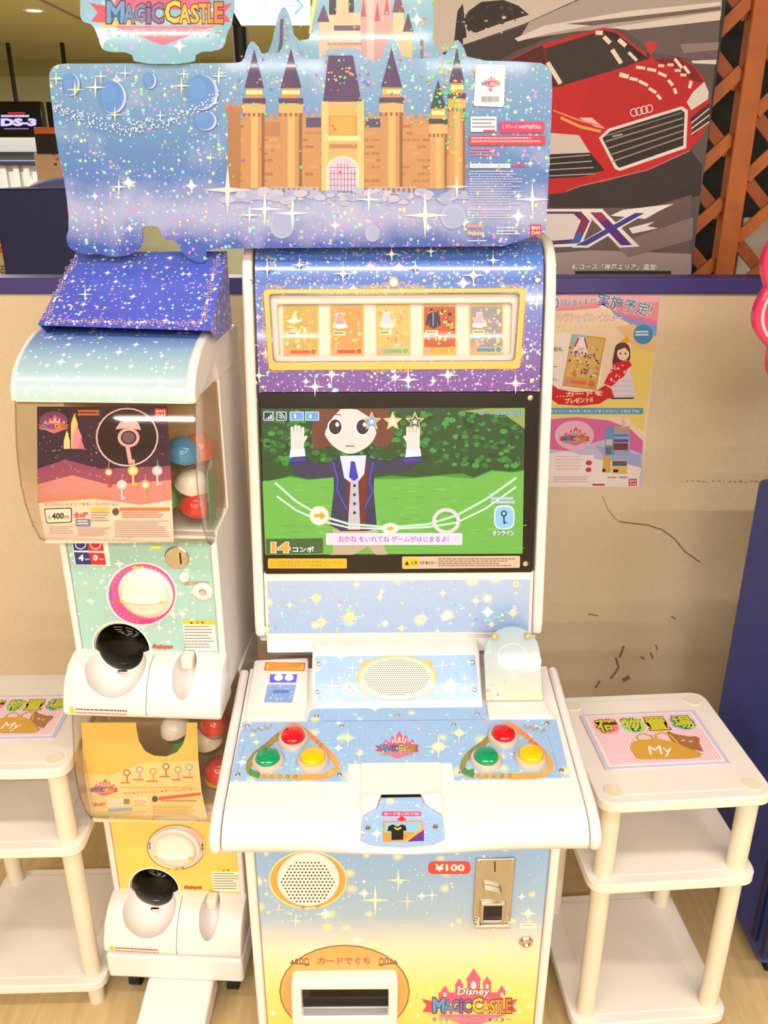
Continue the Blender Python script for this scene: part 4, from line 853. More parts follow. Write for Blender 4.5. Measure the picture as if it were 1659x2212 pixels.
# ================================================================== two stacked capsule machines
GF = Frame(-.4635, 1.45, -.05)
sparkle('teal_foil', [(0, (166, 204, 198)), (1, (156, 202, 192))], .8, 1.2, ((38, .35, .8), (70, .5, .7)), rough=.35)
sparkle('yellow_foil', [(0, (244, 204, 88)), (1, (246, 210, 106))], .2, .5, ((60, .7, .5),), rough=.35, starcol=(255, 236, 150))
sparkle('cover_foil', [(0, (182, 210, 204)), (.4, (156, 188, 208)), (.75, (106, 144, 212)), (1, (88, 122, 208))], 0, .2, ((40, .35, .85), (70, .5, .75)), rough=.25)
sparkle('cover_foil_y', [(0, (250, 214, 96)), (1, (250, 206, 80))], 0, .21, ((60, .6, .5),), rough=.3)
PG = prof_plane(GF, (1.455, 0), (1.455, 1))
def capsule(P, r, axis, m, label):
    t = thing('toy_capsule', label, 'capsule', Vector(P) - Vector((0, 0, r)), 'toy capsules inside the machines')
    ax = Vector(axis)
    h = [(r * math.sin(math.radians(a)), r * math.cos(math.radians(a))) for a in range(0, 91, 15)]
    mk('colour_half', lathe(P, ax, [(x, y) for x, y in h] + [(r * .97, 0)], 18), M[m], t, smooth=60)
    mk('clear_half', lathe(P, -ax, [(x, y) for x, y in h], 18), M['clear_rim'], t, smooth=60)
    mk('seam_band', lathe(P, ax, [(r * 1.0, -.0015), (r * 1.03, -.0015), (r * 1.03, .0015), (r * 1.0, .0015)], 18), M[m], t)
    return t

def capsule_machine(name, label, zb, foil, cover, ring_cols, yellow):
    t = thing(name, label, 'capsule machine', GF.p(0, 1.56, zb))
    HWG = .15
    zt = zb + (.70 if not yellow else .63)
    # body with a deep back block, narrow front column under the dome
    mk('body', prism(GF, [(1.46, zb + .005), (1.46, zb + .362), (1.56, zb + .372), (1.56, zb + .63), (1.60, zt - .03), (1.63, zt - .005), (1.75, zt - .005), (1.75, zb + .005)] if not yellow else
                [(1.46, zb + .005), (1.46, zb + .328), (1.56, zb + .335), (1.56, zb + .629), (1.75, zb + .629), (1.75, zb + .005)], -HWG, HWG), M['white'], t, bevel=.005, smooth=40)
    fp = mk('front_panel', slab(PG, [(-.137, zb + .06), (.137, zb + .06), (.137, zb + .352), (-.137, zb + .352)], .006, .0), M[foil], t, smooth=None)
    for s in (-1, 1): mk('panel_edge', box(GF, min(s * .138, s * .151), max(s * .138, s * .151), 1.449, 1.465, zb + .08, zb + .352), M['white'], t, bevel=.004)
    # tray with two scoops
    pf = [(1.462, zb + .001), (1.372, zb + .001), (1.364, zb + .012), (1.366, zb + .03), (1.384, zb + .068), (1.412, zb + .092), (1.44, zb + .100), (1.462, zb + .102)]
    tr = mk('tray', prism(GF, pf, -.154, .154), M['white'], t, bevel=.005, seg=2, smooth=45)
    bx = -.058
    C = GF.p(bx, 1.404, zb + .108); R = Matrix.Rotation(GF.yaw, 3, 'Z')
    def ellips(c, rx, ry, rz):
        v, f = ball((0, 0, 0), 1, 32, 18); return [c + R @ Vector((q.x * rx, q.y * ry, q.z * rz)) for q in v], f
    cut(tr, ellips(C, .062, .066, .072)); cut(tr, ellips(GF.p(.078, 1.404, zb + .102), .023, .056, .070))
    cut(fp, tube(GF.p(bx, 1.40, zb + .108), GF.p(bx, 1.60, zb + .108), .056, n=40))
    mk('chute_ring', lathe(PG.pt(bx, zb + .108, -.002), PG.n, [(.0555, 0), (.0585, 0), (.0585, .003), (.0555, .003), (.0555, 0)], 40), M['white'], t)
    dr = mk('chute_door', ellips_geo(PG.pt(bx, zb + .104, -.006), .0525, .016, .0525), M['black'], t, smooth=60)
    mk('chute_window', ellips_geo(PG.pt(bx, zb + .104, -.006), .0548, .0205, .0545), M['smoke'], t, smooth=60)
    mk('door_tab', box(GF, bx - .008, bx + .012, 1.432, 1.44, zb + .060, zb + .065), M['chrome'], dr, bevel=.002)
    mk('coin_return_cup', box(GF, .067, .090, 1.424, 1.452, zb + .078, zb + .108), M['white_warm'], t, bevel=.005)
    # dial
    dc = PG.pt(.005, zb + .232, 0)
    mk('dial_base', lathe(dc, PG.n, [(0, 0), (.053, 0), (.053, .006), (.049, .009), (0, .009)], 40), M['white'], t, smooth=30)
    kn = mk('dial_knob', lathe(dc, PG.n, [(0, .008), (.047, .008), (.0465, .014), (.041, .020), (.03, .023), (0, .024)], 40), M['white_warm'], t, smooth=50)
    hb = mk('knob_grip', ellips_geo(PG.pt(.005, zb + .228, .020), .046, .016, .0105), M['white_warm'], kn, smooth=60)
    for s in (-1, 1): mk('grip_arrow', slab(PG, [(.005 + s * .036, zb + .233), (.005 + s * .044, zb + .228), (.005 + s * .034, zb + .224)], .001, .0325), M['yellow_btn'], kn, smooth=None)
    if not yellow:
        mk('coin_slot_disc', lathe(PG.pt(.072, zb + .308, 0), PG.n, [(0, .004), (.021, .004), (.0235, .002), (.0235, 0)], 28), M['steel'], t)
        mk('coin_slot', slab(PG, [(.078, zb + .296), (.081, zb + .296), (.081, zb + .320), (.078, zb + .320)], .001, .0046), M['black'], t, smooth=None)
        mk('return_button', lathe(PG.pt(.083, zb + .268, 0), PG.n, [(0, .006), (.009, .006), (.0095, .003), (.0095, 0)], 18), M['white'], t)
    lk = mk('lock', lathe(PG.pt(.116 if not yellow else .105, zb + (.237 if not yellow else .3), 0), PG.n, [(0, .003), (.006, .003), (.008, .006), (.014, .006), (.019, .002), (.019, 0)] if not yellow else [(0, .003), (.006, .003), (.007, .004), (.007, 0)], 24), M['white'] if not yellow else M['chrome'], t)
    mk('lock_core', lathe(PG.pt(.116 if not yellow else .105, zb + (.237 if not yellow else .3), .003), PG.n, [(0, .003), (.005, .003), (.0065, .001), (.0065, 0)], 16), M['chrome'], lk)
    # clear dome
    zl, zh = zb + (.337 if yellow else .352), zb + .625
    dp = [(1.456, zl - .004), (1.426, zl - .002), (1.404, zl + .012), (1.386, zl + .045), (1.373, zl + .090), (1.368, zl + .130), (1.370, zl + .165), (1.376, zl + .20), (1.386, zl + .235), (1.398, zh)]; XL, XR = (-.152 if yellow else -.161), .148
    dome = mk('dome_window', strip(GF, dp, XL, XR, .0018), M['clear'], t, smooth=60)
    for s in (-1, 1):
        mk('dome_side', prism(GF, dp + [(1.56, zh), (1.56, zl + .05), (1.50, zl - .004)], XL if s < 0 else XR - .002, XL + .002 if s < 0 else XR), M['clear'], t, smooth=None)
        for a, b in zip(dp, dp[1:]): pass
        mk('dome_edge', join(*[tube(GF.p(XL if s < 0 else XR, *a), GF.p(XL if s < 0 else XR, *b), .0016, n=6) for a, b in zip(dp, dp[1:])]), M['clear_rim'], dome)
    mk('dome_top_bar', box(GF, XL, XR, 1.402, 1.412, zh - .008, zh + .001), M['clear_rim'], t, smooth=None)
    mk('inner_floor', box(GF, -.147, .147, 1.44, 1.56, zl + .002, zl + .008), M['white'], t, smooth=None)
    mk('inner_back', box(GF, -.147, .147, 1.552, 1.558, zl + .008, zh - .004), M['paper_back'], t, smooth=None)
    if not yellow:                              # rounded lid
        arc = [(1.388, zh)] + [(1.388 + .17 * (1 - math.cos(math.radians(a))), zh + .096 * math.sin(math.radians(a))) for a in range(10, 91, 10)] + [(1.62, zh + .092), (1.66, zh + .07)]
        mk('lid', prism(GF, arc + [(1.66, zh + .001)], XL + .005, XR - .003), M['white'], t, smooth=40)
        s_ = strip(GF, [(y, z + .002) for y, z in arc[:-2]], XL + .006, XR - .013, .003)
        mk('lid_print', s_, M[cover], t, smooth=60)
        for s in (-1, 1): mk('lid_cap', prism(GF, [(y - .002 if i < 4 else y, z + (.004 if i else 0)) for i, (y, z) in enumerate(arc)] + [(1.70, zh + .04), (1.70, zh - .0), (1.56, zh - .0), (1.54, zh + .035), (1.398, zh - .001)], XL - .003 if s < 0 else XR - .012, XL + .005 if s < 0 else XR + .004), M['white'], t, bevel=.004, seg=2, smooth=50)
    return t, fp, PG
def ellips_geo(c, rx, ry, rz):
    R = Matrix.Rotation(GF.yaw, 3, 'Z'); v, f = ball((0, 0, 0), 1, 28, 16); return [c + R @ Vector((q.x * rx, q.y * ry, q.z * rz)) for q in v], f
ZU, ZL = .787, .157
gu, fpu, _ = capsule_machine('capsule_machine', 'upper capsule toy machine with teal starry front and rounded lid', ZU, 'teal_foil', 'cover_foil', None, False)
gl, fpl, _ = capsule_machine('capsule_machine', 'lower capsule toy machine with yellow front, stacked under the teal one', ZL, 'yellow_foil', 'cover_foil_y', None, True)

# prints on the two fronts
p = Print(PG, .0004, .00001); p.cs = (2.9625, 0, 1150)
p.quad((462, 60), (690, 60), (708, 216), (480, 204), (246, 244, 240)); p.quad((466, 70), (562, 70), (566, 116), (474, 116), (30, 50, 150)); p.quad((562, 70), (658, 70), (666, 118), (566, 118), (220, 30, 60))
p.ring(516, 74, 36, 34, 6, (250, 250, 250)); p.ring(612, 74, 36, 34, 6, (250, 250, 250)); p.quad((474, 126), (566, 128), (588, 206), (486, 204), (30, 50, 130)); p.quad((566, 128), (668, 132), (680, 208), (588, 206), (214, 40, 60))
p.text('4', (502, 142, 536, 182), (250, 250, 250), .05); p.text('0', (596, 142, 626, 182), (250, 240, 240), .05); p.rule(544, 168, 580, 184, 1, (220, 226, 240)); p.rule(634, 168, 668, 184, 1, (250, 220, 220))
p.ell(908, 394, 226, 206, (206, 222, 226)); p.ell(908, 394, 214, 194, (226, 84, 150)); p.ring(908, 394, 214, 194, 26, (214, 70, 150), 40, 20, 160)
for a in range(0, 360, 9): p.ell(908 + 196 * math.cos(math.radians(a)), 394 + 178 * math.sin(math.radians(a)), 4, 4, (250, 200, 226), 6)
for x, y, c, dx in ((888, 224, (240, 220, 60), 1), (938, 570, (226, 60, 110), 1), (712, 398, (90, 110, 200), 0), (1098, 400, (150, 200, 90), 0)):
    if dx: p.poly([(x - 42, y), (x - 20, y - 16), (x - 20, y - 6), (x + 20, y - 6), (x + 20, y - 16), (x + 42, y), (x + 20, y + 16), (x + 20, y + 6), (x - 20, y + 6), (x - 20, y + 16)], c)
    else: p.poly([(x, y - 40), (x + 12, y - 16), (x + 5, y - 16), (x + 5, y + 16), (x + 12, y + 16), (x, y + 36), (x - 12, y + 16), (x - 5, y + 16), (x - 5, y - 16), (x - 12, y - 16)], c)
p.rect(965, 84, 1032, 104, (240, 220, 80))
p.text('コイン返却ボタン', (1182, 314, 1352, 340), (246, 190, 30), .03, outline=(70, 90, 120), ow=.05)
p.quad((1168, 562), (1374, 564), (1390, 756), (1188, 750), (246, 240, 228), 6); p.quad((1168, 562), (1374, 564), (1378, 590), (1172, 586), (246, 200, 40), 4); p.poly([(1214, 582), (1226, 568), (1238, 582)], (40, 36, 20)); p.text('注 意', (1252, 568, 1308, 583), (60, 50, 20), .02); p.rule(1182, 598, 1378, 748, 8, (90, 84, 80), .35)
p.text('Gashapon', (975, 716, 1104, 750), (236, 100, 40), .04, .2, outline=(60, 50, 60), ow=.04); p.rule(996, 772, 1050, 784, 1, (120, 120, 120))
p.build('panel_print', fpu)
p = Print(PG, .0004, .00001); p.cs = (2.9625, 0, 1500)
p.ell(1128, 978, 192, 148, (214, 170, 90)); p.ell(1128, 978, 186, 142, (236, 216, 190)); p.ring(1128, 978, 186, 142, 4, (110, 90, 80), 40); p.ring(1128, 978, 186, 142, 46, (240, 190, 170), 40, -60, 20); p.ring(1128, 978, 140, 106, 5, (110, 90, 80), 40)
for x, y, c in ((958, 968, (110, 130, 170)), (1296, 975, (70, 120, 60))): p.poly([(x, y - 28), (x + 10, y - 8), (x + 4, y - 8), (x + 4, y + 8), (x + 10, y + 8), (x, y + 28), (x - 10, y + 8), (x - 4, y + 8), (x - 4, y - 8), (x - 10, y - 8)], c)
p.poly([(1116, 1108), (1132, 1098), (1132, 1104), (1166, 1104), (1166, 1098), (1182, 1108), (1166, 1118), (1166, 1112), (1132, 1112), (1132, 1118)], (226, 60, 100))
for k in range(12): a = math.radians(30 * k); p.line([(845 + 8 * math.cos(a), 1100 + 8 * math.sin(a)), (845 + 42 * math.cos(a), 1100 + 42 * math.sin(a))], 5, (246, 226, 90))
for cx in (1080, 1450): [p.ring(cx + 24 * k, 1100 + 12 * (k % 2), 11, 11, 4, (246, 226, 110), 12) for k in range(-3, 4)]
p.quad((1354, 1115), (1530, 1116), (1538, 1262), (1364, 1258), (246, 238, 214), 5); p.quad((1354, 1115), (1530, 1116), (1532, 1134), (1356, 1132), (240, 214, 50), 3); p.text('注 意', (1420, 1119, 1470, 1130), (60, 50, 20), .02); p.rule(1366, 1142, 1526, 1254, 7, (110, 100, 80), .35)
p.text('Gashapon', (1178, 1222, 1292, 1250), (200, 90, 40), .04, .2, outline=(60, 50, 60), ow=.04); p.rule(1196, 1268, 1240, 1278, 1, (120, 120, 120))
p.build('panel_print', fpl)
PF = prof_plane(GF, (1.3645, 0), (1.3645, 1))
for zb, g, cs in ((ZU, gu, (2.9625, 0, 1150)), (ZL, gl, (2.9625, 0, 1500))):
    s_ = slab(PF, [(-.140, zb + .012), (-.022, zb + .012), (-.022, zb + .028), (-.140, zb + .028)], .001, .0006)
    st_ = mk('tray_sticker', s_, M['cap_white'], g, smooth=None)
    u0, v0 = 0, 0
    V = []; p = Print(PF, .0009)
    def addl(q, c): n = len(p.V); p.V += [PF.pt(a, b, p.off) for a, b in q]; p.U += list(q); p.F.append(tuple(range(n, n + len(q)))); p.C.append(c); p.up()
    addl([(-.139, zb + .013), (-.131, zb + .013), (-.131, zb + .027), (-.139, zb + .027)], (246, 200, 40))
    x = -.128
    for r, c in ((zb + .0215, (80, 80, 90)), (zb + .0145, (226, 110, 110))):
        x = -.128
        while x < -.03: l = random.uniform(.002, .006); addl([(x, r), (x + l, r), (x + l, r + .003), (x, r + .003)], c); x += l * 1.3
    p.build('sticker_print', st_)
    mk('tray_seam', prism(GF, [(1.3632, zb + .012), (1.3655, zb + .03), (1.3835, zb + .068), (1.4115, zb + .0925), (1.44, zb + .1005), (1.44, zb + .099), (1.4125, zb + .091), (1.3845, zb + .067), (1.367, zb + .03), (1.365, zb + .012)], .0095, .011), M['seam'], g, smooth=None)
# display sheets inside the domes
PDU = prof_plane(GF, (1.421, 1.145), (1.411, 1.40))
sh = thing('display_sheet', 'dark pink toy poster sheet inside the dome of the teal capsule machine', 'poster', GF.p(-.02, 1.424, 1.147))
G1 = (2.9625, 0, 520)
b = mk('sheet', slab(PDU, locs(PDU, [(80, 878), (362, 877), (372, 1170), (98, 1171)]), .0008, 0), M['paper_back'], sh, smooth=None)
p = Print(PDU, .0003, .000006); p.cs = G1
p.poly([(237, 1062), (1072, 1057), (1100, 1640), (1112, 1930), (290, 1935), (240, 1640)], (248, 226, 214)); p.poly([(237, 1062), (1072, 1057), (1096, 1560), (900, 1600), (640, 1540), (400, 1620), (240, 1590)], (58, 36, 62))
p.poly([(240, 1460), (420, 1400), (640, 1460), (1090, 1440), (1098, 1600), (940, 1640), (760, 1600), (560, 1640), (242, 1620)], (150, 70, 110)); p.poly([(240, 1560), (460, 1500), (700, 1560), (1096, 1530), (1100, 1660), (900, 1690), (600, 1650), (242, 1680)], (214, 140, 140))
for k in range(150): p.ell(random.uniform(245, 1080), random.uniform(1075, 1600), random.uniform(2, 5), random.uniform(2, 5), random.choice([(226, 200, 226), (190, 150, 200), (240, 200, 170), (120, 90, 140)]), 6)
logo(p, 345, 1165, 200, None, back=(120, 70, 110))
for x, wd, t, c in ((478, 22, 1100, (226, 206, 120)), (430, 20, 1210, (230, 220, 150)), (495, 30, 1180, (226, 150, 170)), (520, 24, 1260, (214, 120, 150))): p.poly([(x - wd, 1330), (x - wd, t + 70), (x, t), (x + wd, t + 70), (x + wd, 1330)], c)
p.rule(500, 1080, 660, 1124, 2, (226, 120, 70), .7)
p.ell(815, 1255, 200, 188, (236, 200, 210)); p.ell(815, 1255, 190, 178, (40, 24, 36))
p.ring(825, 1258, 70, 62, 20, (226, 176, 180)); p.ell(825, 1258, 40, 36, (120, 90, 110)); p.line([(818, 1315), (838, 1425)], 26, (226, 176, 180)); p.rect(838, 1398, 864, 1424, (226, 176, 180)); p.poly([(740, 1205), (770, 1160), (825, 1145), (885, 1160), (905, 1210), (825, 1195)], (240, 190, 200))
p.rect(990, 1072, 1068, 1130, (214, 40, 60)); p.text('BAN', (1000, 1080, 1058, 1098), (250, 230, 230), .02); p.text('DAI', (1000, 1104, 1058, 1122), (250, 230, 230), .02)
for x, y, c in ((697, 1480, (190, 70, 60)), (853, 1470, (240, 200, 90)), (1008, 1470, (200, 200, 226)), (782, 1560, (200, 206, 226)), (932, 1560, (226, 160, 120))):
    p.ell(x, y, 34, 32, c); p.ell(x, y, 20, 19, (246, 236, 226)); p.line([(x, y + 30), (x + 2, y + 96)], 14, c); p.rect(x + 4, y + 76, x + 24, y + 92, c); p.line([(x, y - 32), (x + 4, y - 70)], 4, (200, 180, 190))
p.rule(272, 1634, 740, 1656, 1, (240, 150, 90), .7); p.text('マジカルシャイニー★キーコレクション', ((284, 1672), (760, 1670), (762, 1694), (288, 1696)), (236, 130, 70), .02)
p.quad((284, 1712), (462, 1706), (462, 1800), (300, 1808), (60, 50, 50), 12); p.quad((290, 1718), (456, 1712), (456, 1795), (304, 1802), (250, 240, 230), 10); p.text('400', ((332, 1740), (412, 1737), (412, 1778), (334, 1782)), (50, 40, 44), .04); p.text('円', (416, 1756, 442, 1780), (50, 40, 44), .02); p.text('各', (310, 1756, 328, 1780), (50, 40, 44), .02)
p.text('全6種', (472, 1734, 568, 1772), (230, 60, 60), .03); p.rect(486, 1778, 580, 1826, (120, 130, 190), 4); p.rule(494, 1786, 572, 1820, 2, (230, 236, 250), .6); p.rect(580, 1706, 700, 1726, (240, 210, 70)); p.rule(584, 1734, 708, 1800, 4, (160, 150, 140), .4)
p.rect(768, 1706, 1088, 1726, (236, 120, 80)); p.rule(780, 1734, 1084, 1776, 3, (200, 130, 120), .5); p.ell(742, 1732, 22, 24, (90, 80, 80), 12); p.rule(736, 1790, 1088, 1900, 9, (170, 150, 146), .35); p.rule(318, 1825, 480, 1880, 4, (180, 160, 156), .35); p.rule(500, 1834, 720, 1890, 5, (170, 150, 146), .35)
p.build('sheet_print', b, 'ink_paper')
PDL = prof_plane(GF, (1.421, .515), (1.411, .77))
sh2 = thing('display_sheet', 'yellow toy poster sheet with a round hole inside the lower capsule machine dome', 'poster', GF.p(-.02, 1.424, .517))
ol = [(520, 180), (870, 180), (875, 230), (890, 300), (930, 365), (985, 392), (1060, 398), (1130, 372), (1170, 320), (1192, 250), (1195, 180), (1262, 180), (1270, 430), (1290, 620), (1335, 820), (600, 815), (570, 690), (535, 480)]
b = mk('sheet', slab(PDL, locs(PDL, [(x / 2.9625, y / 2.9625 + 1500) for x, y in ol]), .0008, 0), M['paper_back'], sh2, smooth=None)
p = Print(PDL, .0003, .000006); p.cs = (2.9625, 0, 1500)
p.poly(ol, (246, 202, 104)); p.poly([(540, 500), (700, 520), (900, 440), (1270, 420), (1290, 620), (1335, 820), (600, 815), (570, 690)], (248, 222, 156))
logo(p, 665, 590, 185, None)
for k in range(6):
    x, y = ((812, 500), (893, 480), (980, 490), (1062, 460), (1140, 480), (1212, 465))[k]; c = ((200, 120, 80), (214, 160, 160), (226, 170, 80), (206, 120, 70), (214, 170, 130), (190, 190, 190))[k]
    p.ell(x, y, 24, 22, c); p.ell(x, y, 13, 12, (250, 236, 210)); p.line([(x, y + 20), (x + 4, y + 64)], 10, c); p.rule(x - 40, y + 60, x + 30, y + 72, 1, (230, 110, 90), .8)
p.rule(770, 590, 1270, 606, 1, (240, 190, 90), .7); p.text('キラキラシャイニー★キーコレクション', ((790, 622), (1258, 590), (1262, 614), (794, 646)), (236, 110, 90), .03, outline=(255, 246, 226), ow=.04)
p.text('全6種', (596, 690, 676, 716), (240, 80, 110), .04); p.quad((690, 668), (790, 660), (800, 712), (696, 720), (250, 230, 220)); p.rect(792, 668, 830, 700, (160, 130, 90)); p.quad((846, 660), (948, 650), (962, 722), (856, 730), (252, 236, 190)); p.rule(856, 676, 950, 720, 4, (190, 150, 100), .4)
p.quad((1014, 655), (1284, 626), (1286, 645), (1016, 676), (230, 110, 70)); p.rule(1030, 674, 1280, 688, 1, (220, 140, 100), .7); p.ell(992, 668, 20, 20, (90, 80, 80), 12); p.quad((690, 732), (846, 722), (848, 742), (694, 752), (150, 190, 220)); p.rule(980, 710, 1300, 800, 8, (214, 170, 90), .35); p.rule(620, 750, 960, 805, 4, (220, 176, 96), .35)
p.build('sheet_print', b, 'ink_paper')
# capsules behind the sheets
cz = .787 + .36
for i, (x, y, z, m, nm) in enumerate(((.092, 1.485, .145, 'cap_blue', 'blue toy capsule behind the sheet in the teal machine dome'), (.110, 1.522, .140, 'cap_orange', 'orange toy capsule at the right side of the teal machine dome'), (.10, 1.50, .078, 'cap_white', 'white toy capsule in the pile under the blue one'), (.108, 1.488, .040, 'cap_red', 'red toy capsule at the bottom right of the teal machine dome'),
                                          (.04, 1.50, .05, 'cap_green', 'green toy capsule low behind the dark poster sheet'), (-.11, 1.49, .04, 'cap_orange', 'orange toy capsule low at the left inside the teal machine dome'))):
    capsule(GF.p(x, y, cz + z), .032, (.3, -.3, 1), m, nm)
cz = .157 + .36
for x, y, z, m, nm in ((.110, 1.475, .185, 'cap_red', 'red toy capsule at the right inside the lower dome'), (.085, 1.50, .125, 'cap_white', 'white toy capsule below the red one in the lower dome'), (.112, 1.47, .07, 'cap_red', 'small red toy capsule at the lower right inside the lower dome'), (.03, 1.49, .225, 'cap_white', 'clear toy capsule seen through the round hole of the yellow sheet'), (.10, 1.50, .032, 'cap_yellow', 'yellow toy capsule on the floor of the lower dome'), (.02, 1.49, .16, 'cap_white', 'pale toy capsule behind the lower edge of the round hole'), (.03, 1.50, .09, 'cap_green', 'green toy capsule hidden low behind the yellow sheet'), (.03, 1.50, .032, 'cap_orange', 'orange toy capsule on the floor behind the yellow sheet')):
    capsule(GF.p(x, y, cz + z), .032, (-.2, -.2, 1), m, nm)
for k, (y, z0, z1, m) in enumerate(((1.452, 1.155, 1.262, 'cap_green'), (1.475, 1.20, 1.275, 'cap_white'))): mk('folded_leaflet', slab(Pl(GF.p(.141 - .006 * k, y, z0), GF.ey(), (0, 0, 1)), [(0, 0), (.05, .004), (.055, z1 - z0), (.012, z1 - z0 - .02)], .001, 0), M[m], gu, smooth=None)
# base with castors and foot
bs = thing('machine_base', 'white rolling base with black castors and foot bar under the capsule machines', 'base', GF.p(0, 1.56, 0))
mk('plinth', box(GF, -.154, .154, 1.366, 1.75, .085, .155), M['white'], bs, bevel=.008, seg=3)
mk('foot_bar', prism(GF, [(1.40, .085), (1.40, .03), (1.20, .0), (1.165, .0), (1.16, .03), (1.185, .045), (1.30, .07), (1.36, .085)], -.065, .085), M['white'], bs, bevel=.008, seg=3)
for x in (-.115, .115):
    for y in (1.43, 1.69):
        wh = mk('castor_wheel', tube(GF.p(x - .012, y, .028), GF.p(x + .012, y, .028), .028, n=20), M['rubber'], bs)
        mk('castor_fork', box(GF, x - .016, x + .016, y - .014, y + .014, .05, .086), M['dark'], bs, bevel=.003)
# slanted glitter riser on top
sparkle('riser_foil', [(0, (88, 92, 208)), (1, (78, 106, 214))], 0, .25, ((45, .4, .8), (95, .5, .7)), glit=.075, rough=.25)
PR = prof_plane(GF, (1.475, 1.521), (1.665, 1.632))
rs = thing('cardboard_riser', 'slanted blue glitter cardboard riser on top of the teal capsule machine', 'display riser', GF.p(0, 1.57, 1.49))
q = locs(PR, [(82, 700), (456, 712), (490, 542), (165, 545)])
rf_ = mk('slanted_face', slab(PR, q, .003, 0), M['riser_foil'], rs, smooth=None)
A, B, C_, D_ = [PR.pt(*a) for a in q]
def wallq(a, b, z0): 
    a2, b2 = Vector((a.x, a.y, z0)), Vector((b.x, b.y, z0)); n = (b - a).cross(Vector((0, 0, 1))).normalized() * .003
    return [a, b, b2, a2, a + n, b + n, b2 + n, a2 + n], [(0, 1, 2, 3), (7, 6, 5, 4), (0, 4, 5, 1), (1, 5, 6, 2), (2, 6, 7, 3), (3, 7, 4, 0)], [(0, 0), (.25, 0), (.25, .1), (0, .1)] * 2
z0 = 1.492
sd = mk('side_wall', ([B, C_, Vector((C_.x, C_.y, z0)), Vector((B.x, B.y + .05, z0))] + [v + Vector((-.003, 0, 0)) for v in (B, C_, Vector((C_.x, C_.y, z0)), Vector((B.x, B.y + .05, z0)))], [(0, 1, 2, 3), (7, 6, 5, 4), (0, 4, 5, 1), (1, 5, 6, 2), (2, 6, 7, 3), (3, 7, 4, 0)], [(0, 0), (.2, .1), (.2, 0), (0, .05)] * 2), M['riser_foil'], rs, smooth=None)
mk('side_wall', ([A, D_, Vector((D_.x, D_.y, z0)), Vector((A.x, A.y + .05, z0))] + [v + Vector((.003, 0, 0)) for v in (A, D_, Vector((D_.x, D_.y, z0)), Vector((A.x, A.y + .05, z0)))], [(0, 1, 2, 3), (7, 6, 5, 4), (0, 4, 5, 1), (1, 5, 6, 2), (2, 6, 7, 3), (3, 7, 4, 0)], [(0, 0), (.2, .1), (.2, 0), (0, .05)] * 2), M['riser_foil'], rs, smooth=None)
mk('back_wall', (wallq(D_, C_, z0)), M['riser_foil'], rs, smooth=None)
p = Print(PR, .0004, .000005); p.cs = (2.9625, 0, 520); sv = (206, 170, 170)
def lerp(a, b, t): return (a[0] + (b[0] - a[0]) * t, a[1] + (b[1] - a[1]) * t)
for (a, b, n) in (((285, 505), (490, 90), 26), ((1295, 525), (1395, 95), 26), ((300, 515), (1300, 530), 44)):
    for k in range(n):
        x, y = lerp(a, b, (k + .5) / n); j = ((k * 7) % 5 - 2) * 9
        if (k % 9) < 7: p.ring(x + (j if a[1] - b[1] > 100 else 0), y + (0 if a[1] - b[1] > 100 else j * .6), 13, 11, 4, (216, 178, 160), 12)
        else: p.ell(x, y, 9, 9, (226, 226, 240), 10)
p.spark(545, 345, 50, (255, 255, 255))
p.build('riser_print', rf_)['kind'] = 'stuff'

# ================================================================== shelf racks with luggage signs
def rack(F, label, w_, d_, z1, z2, z3):
    t = thing('plastic_shelf_rack', label, 'shelf rack', F.p(w_ / 2, d_ / 2, 0), 'white shelf racks beside the machines')
    th = .024
    def shelf(z): return slab(Pl(F.p(0, 0, z), F.ex(), F.ey()), rpoly([(0, 0), (w_, 0), (w_, d_), (0, d_)], .036, 6), th, 0)
    for z in (z1, z2, z3):
        s = mk('shelf', shelf(z), M['rack'], t, bevel=.003)
        mk('shelf_panel', slab(Pl(F.p(0, 0, z), F.ex(), F.ey()), rpoly([(.05, .022), (w_ - .05, .022), (w_ - .05, d_ - .022), (.05, d_ - .022)], .01), .003, .0012), M['rack'], s, bevel=.001)
    for x in (.034, w_ - .034):
        for y in (.034, d_ - .034):
            mk('post', tube(F.p(x, y, z2), F.p(x, y, z1 - th), .0195, n=24), M['rack_post'], t, smooth=60)
            mk('post', tube(F.p(x, y, z3), F.p(x, y, z2 - th), .0195, n=24), M['rack_post'], t, smooth=60)
            mk('foot', tube(F.p(x, y, 0), F.p(x, y, z3 - th), .017, .0195, n=24), M['rack_post'], t, smooth=60)
            mk('post_cap', lathe(F.p(x, y, z1), (0, 0, 1), [(0, .0016), (.017, .0016), (.019, 0)], 24), M['rack_post'], t, smooth=30)
    return t
RR = Frame(.397, 1.258, .074)
RR.p0 = RR.p
class SF(Frame):
    def p(s, x, y, z): return Vector((s.o.x + x * s.c - y * s.s, s.o.y + x * s.s + y * s.c, z))
RR = SF(.405, 1.256, .074)
rack(RR, 'white plastic three-shelf rack to the right of the card game cabinet', .341, .344, .678, .477, .085)
fr_ = atz(143, 1662, .678)                              # front right corner of the left rack
LYAW = .03; RL = SF(fr_.x - .341 * math.cos(LYAW), fr_.y - .341 * math.sin(LYAW), LYAW)
rack(RL, 'white plastic three-shelf rack at the left edge, half out of view', .341, .344, .678, .477, .085)

